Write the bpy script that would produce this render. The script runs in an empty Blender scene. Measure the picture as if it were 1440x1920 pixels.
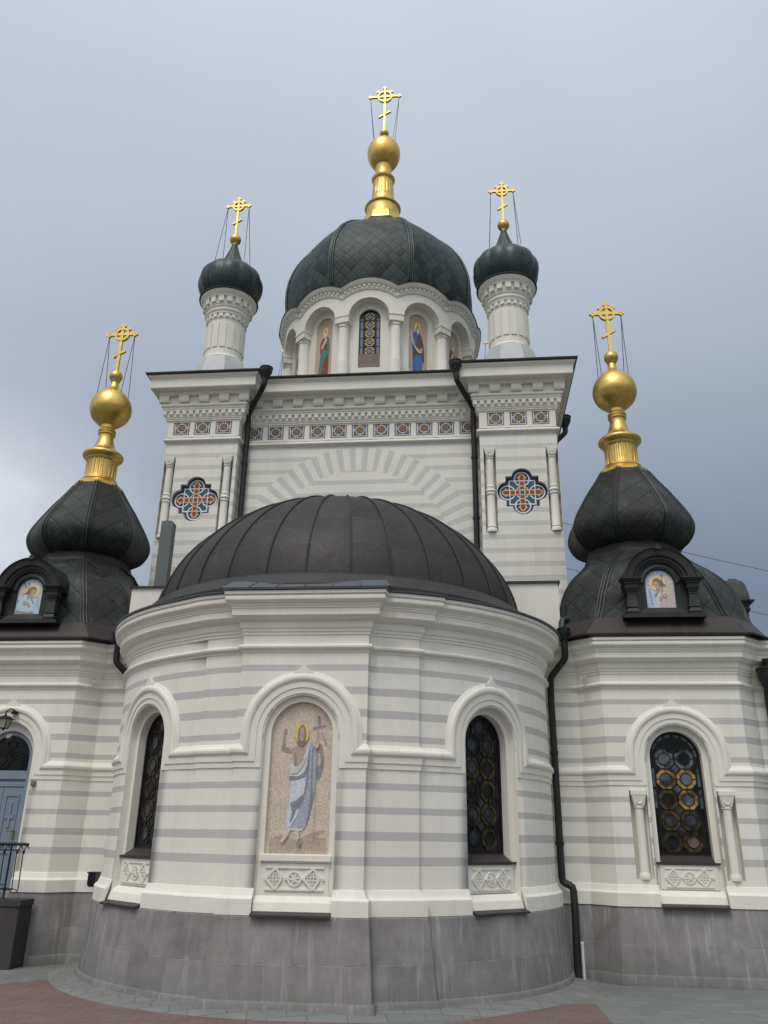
import bpy, bmesh, math, random
from mathutils import Vector, Matrix
from mathutils.geometry import tessellate_polygon
R = math.radians
rnd = random.Random(7)
scene = bpy.context.scene
col = scene.collection

# ------------------------------------------------------------------ camera
PITCH, YAW, ROLL, FPX, CX, EYE = 0.38011, 0.10149, 0.016276, 1525.15, 2.1170, 1.8
cam_data = bpy.data.cameras.new('camera')
cam = bpy.data.objects.new('camera', cam_data)
col.objects.link(cam)
scene.camera = cam
_fw = Vector((-math.sin(YAW) * math.cos(PITCH), math.cos(YAW) * math.cos(PITCH), math.sin(PITCH)))
_rt = Vector((math.cos(YAW), math.sin(YAW), 0))
_up = _rt.cross(_fw)
_r2 = _rt * math.cos(ROLL) + _up * math.sin(ROLL)
_u2 = _up * math.cos(ROLL) - _rt * math.sin(ROLL)
_m = Matrix((_r2, _u2, -_fw)).transposed().to_4x4()
_m.translation = Vector((CX, 0, EYE))
cam.matrix_world = _m
cam_data.sensor_fit = 'VERTICAL'
cam_data.sensor_height = 24.0
cam_data.lens = 24.0 * FPX / 1920.0
cam_data.clip_start = 0.1
cam_data.clip_end = 3000
scene.view_settings.view_transform = 'Standard'
scene.view_settings.look = 'None'
scene.view_settings.exposure = 0.0
scene.view_settings.gamma = 1.0

# ------------------------------------------------------------------ node helper
class G:
    """small helper that writes shader maths"""
    def __init__(s, tree):
        s.t = tree; s.n = tree.nodes; s.l = tree.links
    def new(s, typ, **kw):
        n = s.n.new(typ)
        for k, v in kw.items(): setattr(n, k, v)
        return n
    def put(s, sock, v):
        if isinstance(v, bpy.types.NodeSocket): s.l.new(v, sock)
        elif v is not None: sock.default_value = v
    def m(s, op, a, b=None, c=None, clamp=False):
        n = s.new('ShaderNodeMath', operation=op, use_clamp=clamp)
        s.put(n.inputs[0], a)
        if b is not None: s.put(n.inputs[1], b)
        if c is not None: s.put(n.inputs[2], c)
        return n.outputs[0]
    def mix(s, f, a, b, mode='MIX'):
        n = s.new('ShaderNodeMix', data_type='RGBA', blend_type=mode)
        s.put(n.inputs[0], f); s.put(n.inputs[6], c4(a)); s.put(n.inputs[7], c4(b))
        return n.outputs[2]
    def pos(s):
        n = s.new('ShaderNodeNewGeometry')
        return n.outputs['Position']
    def xyz(s, v):
        n = s.new('ShaderNodeSeparateXYZ'); s.l.new(v, n.inputs[0]); return n.outputs
    def comb(s, x, y, z):
        n = s.new('ShaderNodeCombineXYZ')
        for i, v in enumerate((x, y, z)): s.put(n.inputs[i], v)
        return n.outputs[0]
    def noise(s, v, scale, detail=4, rough=.55, stretch=None):
        if stretch:
            mp = s.new('ShaderNodeMapping'); s.l.new(v, mp.inputs[0]); mp.inputs['Scale'].default_value = stretch; v = mp.outputs[0]
        n = s.new('ShaderNodeTexNoise'); s.l.new(v, n.inputs['Vector'])
        n.inputs['Scale'].default_value = scale; n.inputs['Detail'].default_value = detail; n.inputs['Roughness'].default_value = rough
        return n.outputs[0]
    def ramp(s, f, stops, const=False):
        n = s.new('ShaderNodeValToRGB')
        cr = n.color_ramp
        if const: cr.interpolation = 'CONSTANT'
        while len(cr.elements) < len(stops): cr.elements.new(1.0)
        for e, (p, c) in zip(cr.elements, stops):
            e.position = p; e.color = c4(c) if not isinstance(c, (int, float)) else (c, c, c, 1)
        s.l.new(f, n.inputs[0])
        return n.outputs[0]

def c4(c):
    if isinstance(c, bpy.types.NodeSocket) or c is None: return c
    return tuple(c) + (1.0,) if len(c) == 3 else tuple(c)

# ------------------------------------------------------------------ world: overcast sky with thin blue light
SUN_EL, SUN_AZ = R(60), R(198)          # light comes from behind the photographer, a little to the left
w = bpy.data.worlds.new('World'); scene.world = w; w.use_nodes = True
g = G(w.node_tree); g.n.clear()
sky = g.new('ShaderNodeTexSky', sky_type='NISHITA', sun_disc=False)
sky.sun_elevation = SUN_EL; sky.sun_rotation = SUN_AZ; sky.dust_density = 3.0
bg1 = g.new('ShaderNodeBackground'); g.l.new(sky.outputs[0], bg1.inputs[0]); bg1.inputs[1].default_value = 0.05
tc = g.new('ShaderNodeTexCoord')
d = tc.outputs['Generated']
dx, dy, dz = g.xyz(d)
nz = g.noise(d, 1.5, 3, .45)
nz2 = g.noise(d, 3.2, 5, .5)
el = g.m('ADD', dz, g.m('MULTIPLY', g.m('SUBTRACT', nz, .5), .14))
base = g.ramp(el, [(0.0, (.040, .048, .060)), (.20, (.060, .072, .095)), (.28, (.092, .104, .124)), (.36, (.160, .178, .205)), (.44, (.255, .280, .316)), (.60, (.395, .428, .472)), (.82, (.56, .598, .648)), (1.0, (.76, .78, .80))])
# a paler bank of cloud low on the left
left = g.m('MULTIPLY', g.m('SUBTRACT', g.m('MULTIPLY', dx, -1.0), .27), 3.6, clamp=True)
low = g.ramp(dz, [(0.0, 0.0), (.15, .1), (.28, .9), (.36, 1.0), (.46, .35), (.7, 0.0)])
bank = g.m('MULTIPLY', g.m('MULTIPLY', left, low), g.m('MULTIPLY', g.m('ADD', nz2, .35), 1.0, clamp=True))
base = g.mix(bank, base, (.70, .70, .70))
# thin variation in the overcast
base = g.mix(1.0, base, g.ramp(nz2, [(.3, .96), (.7, 1.03)]), 'MULTIPLY')
# the half of the sky behind the photographer is brighter, whiter overcast
back = g.m('MULTIPLY', g.m('MULTIPLY', g.m('ADD', dy, .05), -1.6, clamp=True), g.m('MULTIPLY', dz, 6.0, clamp=True))
base = g.mix(back, base, g.ramp(dz, [(0.0, (.16, .16, .16)), (.2, (.30, .30, .31)), (.5, (.76, .76, .77)), (1.0, (1.15, 1.15, 1.15))]))
bg2 = g.new('ShaderNodeBackground'); g.l.new(base, bg2.inputs[0]); bg2.inputs[1].default_value = 1.0
ad = g.new('ShaderNodeAddShader'); g.l.new(bg1.outputs[0], ad.inputs[0]); g.l.new(bg2.outputs[0], ad.inputs[1])
wo = g.new('ShaderNodeOutputWorld'); g.l.new(ad.outputs[0], wo.inputs[0])

sun_data = bpy.data.lights.new('sun', 'SUN'); sun = bpy.data.objects.new('sun', sun_data); col.objects.link(sun)
sun_data.energy = 1.2; sun_data.angle = R(20); sun_data.color = (1, .97, .92)
_sd = Vector((math.sin(SUN_AZ) * math.cos(SUN_EL), math.cos(SUN_AZ) * math.cos(SUN_EL), math.sin(SUN_EL)))
sun.rotation_euler = _sd.to_track_quat('Z', 'Y').to_euler()

# ------------------------------------------------------------------ materials
MATS = {}
def material(name, fn):
    if name in MATS: return MATS[name]
    m = bpy.data.materials.new(name); m.use_nodes = True
    gg = G(m.node_tree)
    b = m.node_tree.nodes['Principled BSDF']
    fn(gg, b); MATS[name] = m
    return m
def bump(gg, b, h, strength=.3, dist=.01):
    n = gg.new('ShaderNodeBump'); n.inputs['Strength'].default_value = strength; n.inputs['Distance'].default_value = dist
    gg.l.new(h, n.inputs['Height']); gg.l.new(n.outputs[0], b.inputs['Normal'])
def setp(gg, b, **kw):
    names = {'color': 'Base Color', 'rough': 'Roughness', 'metal': 'Metallic', 'spec': 'Specular IOR Level', 'coat': 'Coat Weight'}
    for k, v in kw.items(): gg.put(b.inputs[names[k]], c4(v) if k == 'color' else v)

WHITE, GREYW, GREYT = (.760, .742, .668), (.510, .502, .484), (.58, .59, .555)
LOW_STRIPES = [(1.482, 1.572), (1.757, 1.847), (2.037, 2.124), (2.312, 2.402), (2.876, 2.963), (3.156, 3.243), (3.436, 3.523), (3.716, 3.803)]

def plaster_finish(gg, b, colr):
    p = gg.pos()
    n1 = gg.noise(p, 1.3, 5, .6); n2 = gg.noise(p, 2.2, 4, .6, (2.5, 2.5, .35)); n3 = gg.noise(p, 60, 3, .6)
    t = gg.m('ADD', gg.m('MULTIPLY', n1, .10), gg.m('MULTIPLY', n2, .12))
    f = gg.m('ADD', .83, gg.m('MULTIPLY', t, 1.5))
    f = gg.m('ADD', f, gg.m('MULTIPLY', gg.m('SUBTRACT', n3, .5), .06))
    f = gg.m('SUBTRACT', f, gg.m('MULTIPLY', gg.ramp(gg.noise(p, 3.0, 5, .65, (3, 3, .22)), [(.58, 0), (.78, 1)]), .09))
    cl = gg.mix(1.0, colr, gg.comb(f, f, gg.m('MULTIPLY', f, gg.m('ADD', .985, gg.m('MULTIPLY', n1, .02)))), 'MULTIPLY')
    setp(gg, b, color=cl, rough=.85, spec=.25)
    bump(gg, b, gg.m('ADD', n3, gg.m('MULTIPLY', n1, 2.5)), .35, .008)

def f_white(gg, b): plaster_finish(gg, b, c4(WHITE))
def f_low(gg, b):
    z = gg.xyz(gg.pos())[2]
    z = gg.m('ADD', z, gg.m('MULTIPLY', gg.m('SUBTRACT', gg.noise(gg.pos(), 3, 3), .5), .008))
    stops = [(0.0, 0.0)]
    for a, c in LOW_STRIPES: stops += [(a / 5, 1.0), (c / 5, 0.0)]
    f = gg.ramp(gg.m('DIVIDE', z, 5.0), stops, True)
    plaster_finish(gg, b, gg.mix(f, WHITE, GREYW))
def tower_stripe(gg, z):
    fr = gg.m('FRACT', gg.m('DIVIDE', gg.m('SUBTRACT', 9.537, z), .2785))
    return gg.m('LESS_THAN', fr, .36)
def f_tower(gg, b):
    z = gg.xyz(gg.pos())[2]
    ok = gg.m('LESS_THAN', z, 9.56)
    plaster_finish(gg, b, gg.mix(gg.m('MULTIPLY', tower_stripe(gg, z), ok), WHITE, GREYT))
def f_tower_arch(gg, b):
    x, y, z = gg.xyz(gg.pos())
    zz = gg.m('SUBTRACT', z, 6.97)
    rr = gg.m('SQRT', gg.m('ADD', gg.m('MULTIPLY', x, x), gg.m('MULTIPLY', zz, zz)))
    ring = gg.m('MULTIPLY', gg.m('GREATER_THAN', rr, 1.95), gg.m('LESS_THAN', rr, 2.48))
    ang = gg.m('MULTIPLY', gg.m('ARCTAN2', x, zz), 180 / math.pi)
    fr = gg.m('FRACT', gg.m('ADD', gg.m('DIVIDE', ang, 6.6), 100.0))
    spoke = gg.m('LESS_THAN', gg.m('ABSOLUTE', gg.m('SUBTRACT', fr, .5)), .235)
    st = gg.m('MULTIPLY', tower_stripe(gg, z), gg.m('LESS_THAN', z, 9.56))
    f = gg.m('ADD', gg.m('MULTIPLY', ring, spoke), gg.m('MULTIPLY', gg.m('SUBTRACT', 1.0, ring), st))
    plaster_finish(gg, b, gg.mix(f, WHITE, GREYT))
def f_plinth(gg, b):
    uv = gg.new('ShaderNodeTexCoord').outputs['UV']
    br = gg.new('ShaderNodeTexBrick'); gg.l.new(uv, br.inputs['Vector'])
    br.offset = .37; br.inputs['Scale'].default_value = 1.0
    br.inputs['Brick Width'].default_value = .66; br.inputs['Row Height'].default_value = .4785
    br.inputs['Mortar Size'].default_value = .004; br.inputs['Mortar Smooth'].default_value = .6
    br.inputs['Color1'].default_value = (.172, .167, .162, 1); br.inputs['Color2'].default_value = (.222, .217, .211, 1)
    p = gg.pos()
    n1 = gg.noise(p, 3.5, 8, .65); n2 = gg.noise(p, 40, 4, .7); ns = gg.noise(p, 2.5, 5, .6, (3, 3, .4))
    br.inputs['Mortar'].default_value = (.25, .24, .23, 1)
    pat = gg.m('GREATER_THAN', gg.noise(p, 2.0, 2), .47)
    cl = gg.mix(gg.m('MULTIPLY', br.outputs['Fac'], gg.ramp(gg.noise(p, 1.7, 3), [(.40, .15), (.60, 1.0)])), br.outputs['Color'], gg.mix(pat, (.160, .155, .150), (.30, .295, .285)))
    k = gg.m('ADD', .36, gg.m('ADD', gg.m('MULTIPLY', n1, 1.1), gg.m('MULTIPLY', ns, .5)))
    k = gg.m('ADD', k, gg.m('MULTIPLY', gg.m('SUBTRACT', n2, .5), .25))
    cl = gg.mix(1.0, cl, gg.comb(k, k, k), 'MULTIPLY')
    # pale lime run-off marks and a greenish damp line near the ground
    run = gg.ramp(gg.noise(p, 4.5, 6, .6, (2.5, 2.5, .18)), [(.55, 0), (.70, 1)])
    cl = gg.mix(gg.m('MULTIPLY', run, .6), cl, (.40, .395, .38))
    z = gg.xyz(p)[2]
    damp = gg.m('MULTIPLY', gg.ramp(z, [(.0, 1), (.12, .8), (.30, .0)]), gg.ramp(n1, [(.42, 0), (.6, 1)]))
    cl = gg.mix(gg.m('MULTIPLY', damp, .7), cl, (.115, .135, .118))
    setp(gg, b, color=cl, rough=.9, spec=.2)
    bump(gg, b, gg.m('ADD', gg.m('MULTIPLY', n1, .6), gg.m('SUBTRACT', gg.m('MULTIPLY', n2, .5), gg.m('MULTIPLY', br.outputs['Fac'], .6))), .5, .012)
def f_copper_tiles(scale, a, c, patina, brown=None):
    def fn(gg, b):
        uv = gg.new('ShaderNodeTexCoord').outputs['UV']
        u, v, _ = gg.xyz(uv)
        p = gg.m('ADD', gg.m('DIVIDE', u, scale[0]), gg.m('DIVIDE', v, scale[1]))
        q = gg.m('SUBTRACT', gg.m('DIVIDE', u, scale[0]), gg.m('DIVIDE', v, scale[1]))
        wn = gg.new('ShaderNodeTexWhiteNoise', noise_dimensions='3D')
        gg.l.new(gg.comb(gg.m('FLOOR', p), gg.m('FLOOR', q), 0.0), wn.inputs[0])
        fp, fq = gg.m('FRACT', p), gg.m('FRACT', q)
        e = gg.m('MINIMUM', gg.m('MINIMUM', fp, gg.m('SUBTRACT', 1.0, fp)), gg.m('MINIMUM', fq, gg.m('SUBTRACT', 1.0, fq)))
        line = gg.m('LESS_THAN', e, .03)
        pp = gg.pos()
        n1 = gg.noise(pp, 2.5, 6, .65); n2 = gg.noise(pp, 7, 5, .6, (1, 1, .3))
        cl = gg.mix(gg.ramp(wn.outputs[0], [(.0, .0), (.28, .12), (.48, .62), (1.0, 1.0)]), a, c)
        cl = gg.mix(gg.ramp(n1, [(.46, 0), (.78, .55)]), cl, patina)
        if brown: cl = gg.mix(gg.m('MULTIPLY', gg.ramp(gg.noise(pp, 1.6, 5, .6, (1, 1, .45)), [(.48, 0), (.62, 1)]), .75), cl, brown)
        cl = gg.mix(gg.m('MULTIPLY', gg.ramp(n2, [(.6, 0), (.8, 1)]), .45), cl, (.10, .16, .15))
        cl = gg.mix(line, cl, (.010, .013, .013))
        setp(gg, b, color=cl, metal=.1, rough=gg.m('ADD', .36, gg.m('ADD', gg.m('MULTIPLY', n1, .14), gg.m('MULTIPLY', wn.outputs[0], .2))), spec=.28)
        # every shingle is tilted and dished a little on its own
        tilt = gg.m('MULTIPLY', gg.m('SUBTRACT', wn.outputs[0], .5), gg.m('SUBTRACT', fp, fq))
        h = gg.m('ADD', gg.m('MULTIPLY', gg.m('MINIMUM', e, .12), 3.0), gg.m('ADD', gg.m('MULTIPLY', n1, .25), tilt))
        bump(gg, b, h, .30, .03)
    return fn
def f_patina(a, c, rough=.42, metal=.25, rust=None):
    def fn(gg, b):
        pp = gg.pos()
        n1 = gg.noise(pp, 3.0, 6, .65); n2 = gg.noise(pp, 9, 5, .65, (1, 1, .35)); n3 = gg.noise(pp, 45, 3)
        cl = gg.mix(gg.ramp(n1, [(.35, 0), (.7, 1)]), a, c)
        cl = gg.mix(gg.m('MULTIPLY', gg.ramp(n2, [(.56, 0), (.8, 1)]), .5), cl, tuple(min(1, v * 2.4) for v in c))
        if rust: cl = gg.mix(gg.m('MULTIPLY', gg.ramp(gg.noise(pp, 1.7, 5, .6, (1, 1, .5)), [(.52, 0), (.68, 1)]), .7), cl, rust)
        setp(gg, b, color=cl, metal=metal, rough=gg.m('ADD', rough - .06, gg.m('MULTIPLY', n2, .16)), spec=.5)
        bump(gg, b, gg.m('ADD', gg.m('MULTIPLY', n1, 1.0), gg.m('MULTIPLY', n3, .15)), .25, .03)
    return fn
def f_sheet(gg, b):
    # sheet-metal apse roof: horizontal laps between the standing seams (uv: u metres round, v metres up)
    uv = gg.new('ShaderNodeTexCoord').outputs['UV']
    u, v, _ = gg.xyz(uv)
    bay = gg.m('FLOOR', u)
    wn = gg.new('ShaderNodeTexWhiteNoise', noise_dimensions='1D'); gg.l.new(bay, wn.inputs['W'])
    vv = gg.m('ADD', gg.m('DIVIDE', v, .62), gg.m('MULTIPLY', gg.m('SUBTRACT', wn.outputs[0], .5), .05))
    fr = gg.m('FRACT', vv)
    lap = gg.m('LESS_THAN', fr, .028)
    cell = gg.new('ShaderNodeTexWhiteNoise', noise_dimensions='2D'); gg.l.new(gg.comb(bay, gg.m('FLOOR', vv), 0.0), cell.inputs[0])
    p = gg.pos(); n1 = gg.noise(p, 2.2, 6, .65); n2 = gg.noise(p, 11, 5, .7); ns = gg.noise(p, 5, 4, .6, (2, 2, .3))
    cl = gg.mix(cell.outputs[0], (.020, .018, .017), (.037, .033, .031))
    cl = gg.mix(gg.ramp(n1, [(.4, 0), (.75, .7)]), cl, (.042, .038, .037))
    cl = gg.mix(gg.m('MULTIPLY', gg.ramp(ns, [(.55, 0), (.8, 1)]), .35), cl, (.085, .085, .088))
    cl = gg.mix(lap, cl, gg.mix(gg.m('GREATER_THAN', n2, .52), (.014, .013, .013), (.065, .064, .063)))  # pale dashes put highlights of the lap edges into the colour
    setp(gg, b, color=cl, rough=gg.m('ADD', .46, gg.m('MULTIPLY', n2, .2)), metal=.1, spec=.36)
    bump(gg, b, gg.m('ADD', gg.m('ADD', gg.m('MULTIPLY', n1, 1.6), gg.m('MULTIPLY', cell.outputs[0], .1)), gg.m('MULTIPLY', fr, -.35)), .35, .03)
def f_gold(gg, b):
    p = gg.pos(); n1 = gg.noise(p, 9, 4, .55); n2 = gg.noise(p, 30, 3, .6)
    cl = gg.mix(gg.ramp(n1, [(.35, 0), (.7, 1)]), (.60, .405, .105), (.70, .505, .17))
    setp(gg, b, color=cl, metal=1.0, rough=gg.m('ADD', .25, gg.m('ADD', gg.m('MULTIPLY', n2, .12), gg.m('MULTIPLY', n1, .14))))
    bump(gg, b, gg.m('ADD', n1, gg.m('MULTIPLY', n2, .15)), .10, .02)
def f_plain(c, rough=.6, metal=0.0, var=.15, scale=8, spec=.4, bmp=.1):
    def fn(gg, b):
        p = gg.pos(); n = gg.noise(p, scale, 5, .6)
        k = gg.m('ADD', 1 - var / 2, gg.m('MULTIPLY', n, var))
        setp(gg, b, color=gg.mix(1.0, c4(c), gg.comb(k, k, k), 'MULTIPLY'), rough=rough, metal=metal, spec=spec)
        bump(gg, b, n, bmp, .01)
    return fn
def f_mosaic(c, glint=False):
    def fn(gg, b):
        p = gg.pos()
        vo = gg.new('ShaderNodeTexVoronoi'); gg.l.new(p, vo.inputs['Vector']); vo.inputs['Scale'].default_value = 62
        vx = gg.xyz(vo.outputs['Color'])[0]
        n = gg.noise(p, 5, 4)
        k = gg.m('ADD', .72, gg.m('ADD', gg.m('MULTIPLY', vx, .34), gg.m('MULTIPLY', n, .22)))
        setp(gg, b, color=gg.mix(1.0, c4(c), gg.comb(k, k, k), 'MULTIPLY'), rough=.32 if glint else .6, metal=.8 if glint else 0, spec=.3)
        bump(gg, b, vo.outputs['Distance'], .3, .004)
    return fn
def f_glass(c, rough=.08, spec=.5):
    def fn(gg, b):
        n = gg.noise(gg.pos(), 14, 4, .6)
        k = gg.m('MULTIPLY', gg.m('ADD', .05, gg.m('MULTIPLY', n, 1.8)), gg.ramp(gg.noise(gg.pos(), 5.5, 3, .6), [(.38, .22), (.56, 1.1)]))  # dark patches put broken reflections into the glass colour
        setp(gg, b, color=gg.mix(1.0, c4(c), gg.comb(k, k, k), 'MULTIPLY'), rough=rough, spec=spec)
        bump(gg, b, n, .12, .01)
    return fn
def f_paving(c1, c2, mort, bw, bh):
    def fn(gg, b):
        p = gg.pos()
        x, y, z = gg.xyz(p)
        br = gg.new('ShaderNodeTexBrick'); gg.l.new(gg.comb(gg.m('ADD', gg.m('MULTIPLY', x, .97), gg.m('MULTIPLY', y, .24)), gg.m('SUBTRACT', gg.m('MULTIPLY', y, .97), gg.m('MULTIPLY', x, .24)), 0.0), br.inputs['Vector'])
        br.inputs['Scale'].default_value = 1; br.inputs['Brick Width'].default_value = bw; br.inputs['Row Height'].default_value = bh
        br.inputs['Mortar Size'].default_value = .006; br.inputs['Mortar Smooth'].default_value = .3
        br.inputs['Color1'].default_value = c4(c1); br.inputs['Color2'].default_value = c4(c2); br.inputs['Mortar'].default_value = c4(mort)
        n1 = gg.noise(p, 1.6, 8, .65); n2 = gg.noise(p, 35, 4, .7)
        k = gg.m('ADD', .62, gg.m('ADD', gg.m('MULTIPLY', n1, .5), gg.m('MULTIPLY', n2, .26)))
        setp(gg, b, color=gg.mix(1.0, br.outputs['Color'], gg.comb(k, k, k), 'MULTIPLY'), rough=.8, spec=.3)
        bump(gg, b, gg.m('SUBTRACT', gg.m('MULTIPLY', n2, .4), br.outputs['Fac']), .4, .006)
    return fn

M_white = material('white plaster', f_white)
M_low = material('plaster with grey bands', f_low)
M_tower = material('tower plaster with grey bands', f_tower)
M_tarch = material('tower plaster with painted arch', f_tower_arch)
M_plinth = material('grey stone blocks', f_plinth)
M_tiles = material('dark copper lozenge shingles', f_copper_tiles((.31, .35), (.005, .009, .008), (.054, .080, .073), (.040, .068, .060)))
M_tiles2 = material('chapel copper lozenge shingles', f_copper_tiles((.46, .42), (.012, .015, .014), (.026, .032, .030), (.080, .108, .100), (.028, .021, .018)))  # pale patina colour also holds painted highlights, in place of more gloss
M_patina = material('green copper sheet', f_patina((.014, .026, .025), (.034, .066, .060)))
M_patina_r = material('green copper sheet with rust runs', f_patina((.016, .028, .027), (.036, .064, .058), rust=(.050, .036, .028)))
M_dark = material('dark brown roof metal', f_patina((.022, .020, .019), (.036, .034, .033), .5, .15))
M_brownmetal = material('brown roof sheet', f_patina((.018, .014, .012), (.034, .026, .023), .5, .15))
M_copperdark = material('blackened copper', f_patina((.015, .015, .014), (.026, .030, .028), .5, .2))
M_sheet = material('dark sheet roof', f_sheet)
M_gold = material('gilded metal', f_gold)
M_pipe = material('dark painted pipe', f_plain((.020, .022, .022), .45, .2, .5, 6))
M_brown = material('brown sill metal', f_plain((.048, .036, .038), .5, .1, .3, 9))
M_wire = material('steel wire', f_plain((.10, .09, .085), .5, .6))
M_lead = material('lead came', f_plain((.014, .014, .014), .5, .3))
M_duct = material('grey painted duct', f_plain((.115, .13, .125), .55, .2, .25, 3))
M_iron = material('black iron', f_plain((.014, .014, .018), .42, .4))
M_blue = material('blue grey door paint', f_plain((.20, .25, .305), .5, 0, .2, 5))
M_bronze = material('handle brass', f_plain((.45, .30, .12), .3, 1.0))
M_grey_roof = material('grey zinc flashing', f_plain((.12, .135, .145), .5, .4, .4, 5))
M_zinc = material('pale weathered zinc', f_plain((.44, .46, .45), .6, .1, .3, 4))
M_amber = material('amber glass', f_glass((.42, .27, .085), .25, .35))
M_amber_d = material('shaded amber glass', f_glass((.075, .050, .022), .2, .25))  # darker copy of the amber glass, its shade put into the colour
M_gblue = material('grey blue glass', f_glass((.10, .125, .16), .12, .5))
M_gdark = material('dark glass', f_glass((.012, .013, .015), .12, .3))
M_gpale = material('pale glass', f_glass((.12, .14, .16), .1, .5))  # for bright upper panes, sky reflection put into the colour
M_gpink = material('rose glass', f_glass((.16, .12, .105), .2, .4))
M_stone_p = material('rose stone', f_plain((.21, .165, .15), .8, 0, .7, 7, .3, .6))
M_lamp_glass = material('lantern glass', f_plain((.30, .33, .28), .2))
M_whitepaint = material('white paint', f_plain((.62, .62, .60), .5))
MC = {k: material('mosaic ' + k, f_mosaic(v, k == 'gold')) for k, v in dict(
    sand=(.585, .505, .395), sand_dark=(.42, .345, .27), sand_pale=(.50, .40, .30), skin=(.45, .365, .315), skin_dark=(.34, .265, .235), skin_pale=(.50, .40, .34), hair=(.25, .195, .165),
    gold=(.95, .66, .15), white_robe=(.60, .62, .66), blue_robe=(.36, .39, .44), slate=(.23, .25, .285), pale=(.60, .52, .46), flag=(.54, .45, .43), flag_dark=(.36, .27, .26),
    sky=(.48, .58, .70), pink=(.60, .47, .48), wing=(.58, .50, .46), halo=(.80, .60, .24), red=(.24, .065, .05), green=(.10, .22, .19), blue=(.07, .17, .42), brown=(.14, .085, .065),
    ink=(.10, .09, .10), cream=(.62, .55, .42), navy=(.035, .042, .085), teal=(.035, .10, .125), rust=(.23, .07, .055), ochre=(.64, .41, .19), enamel=(.66, .72, .80), tan=(.175, .105, .065), umber=(.275, .17, .09), paleblue=(.50, .62, .68), violet=(.30, .20, .28)).items()}

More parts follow.
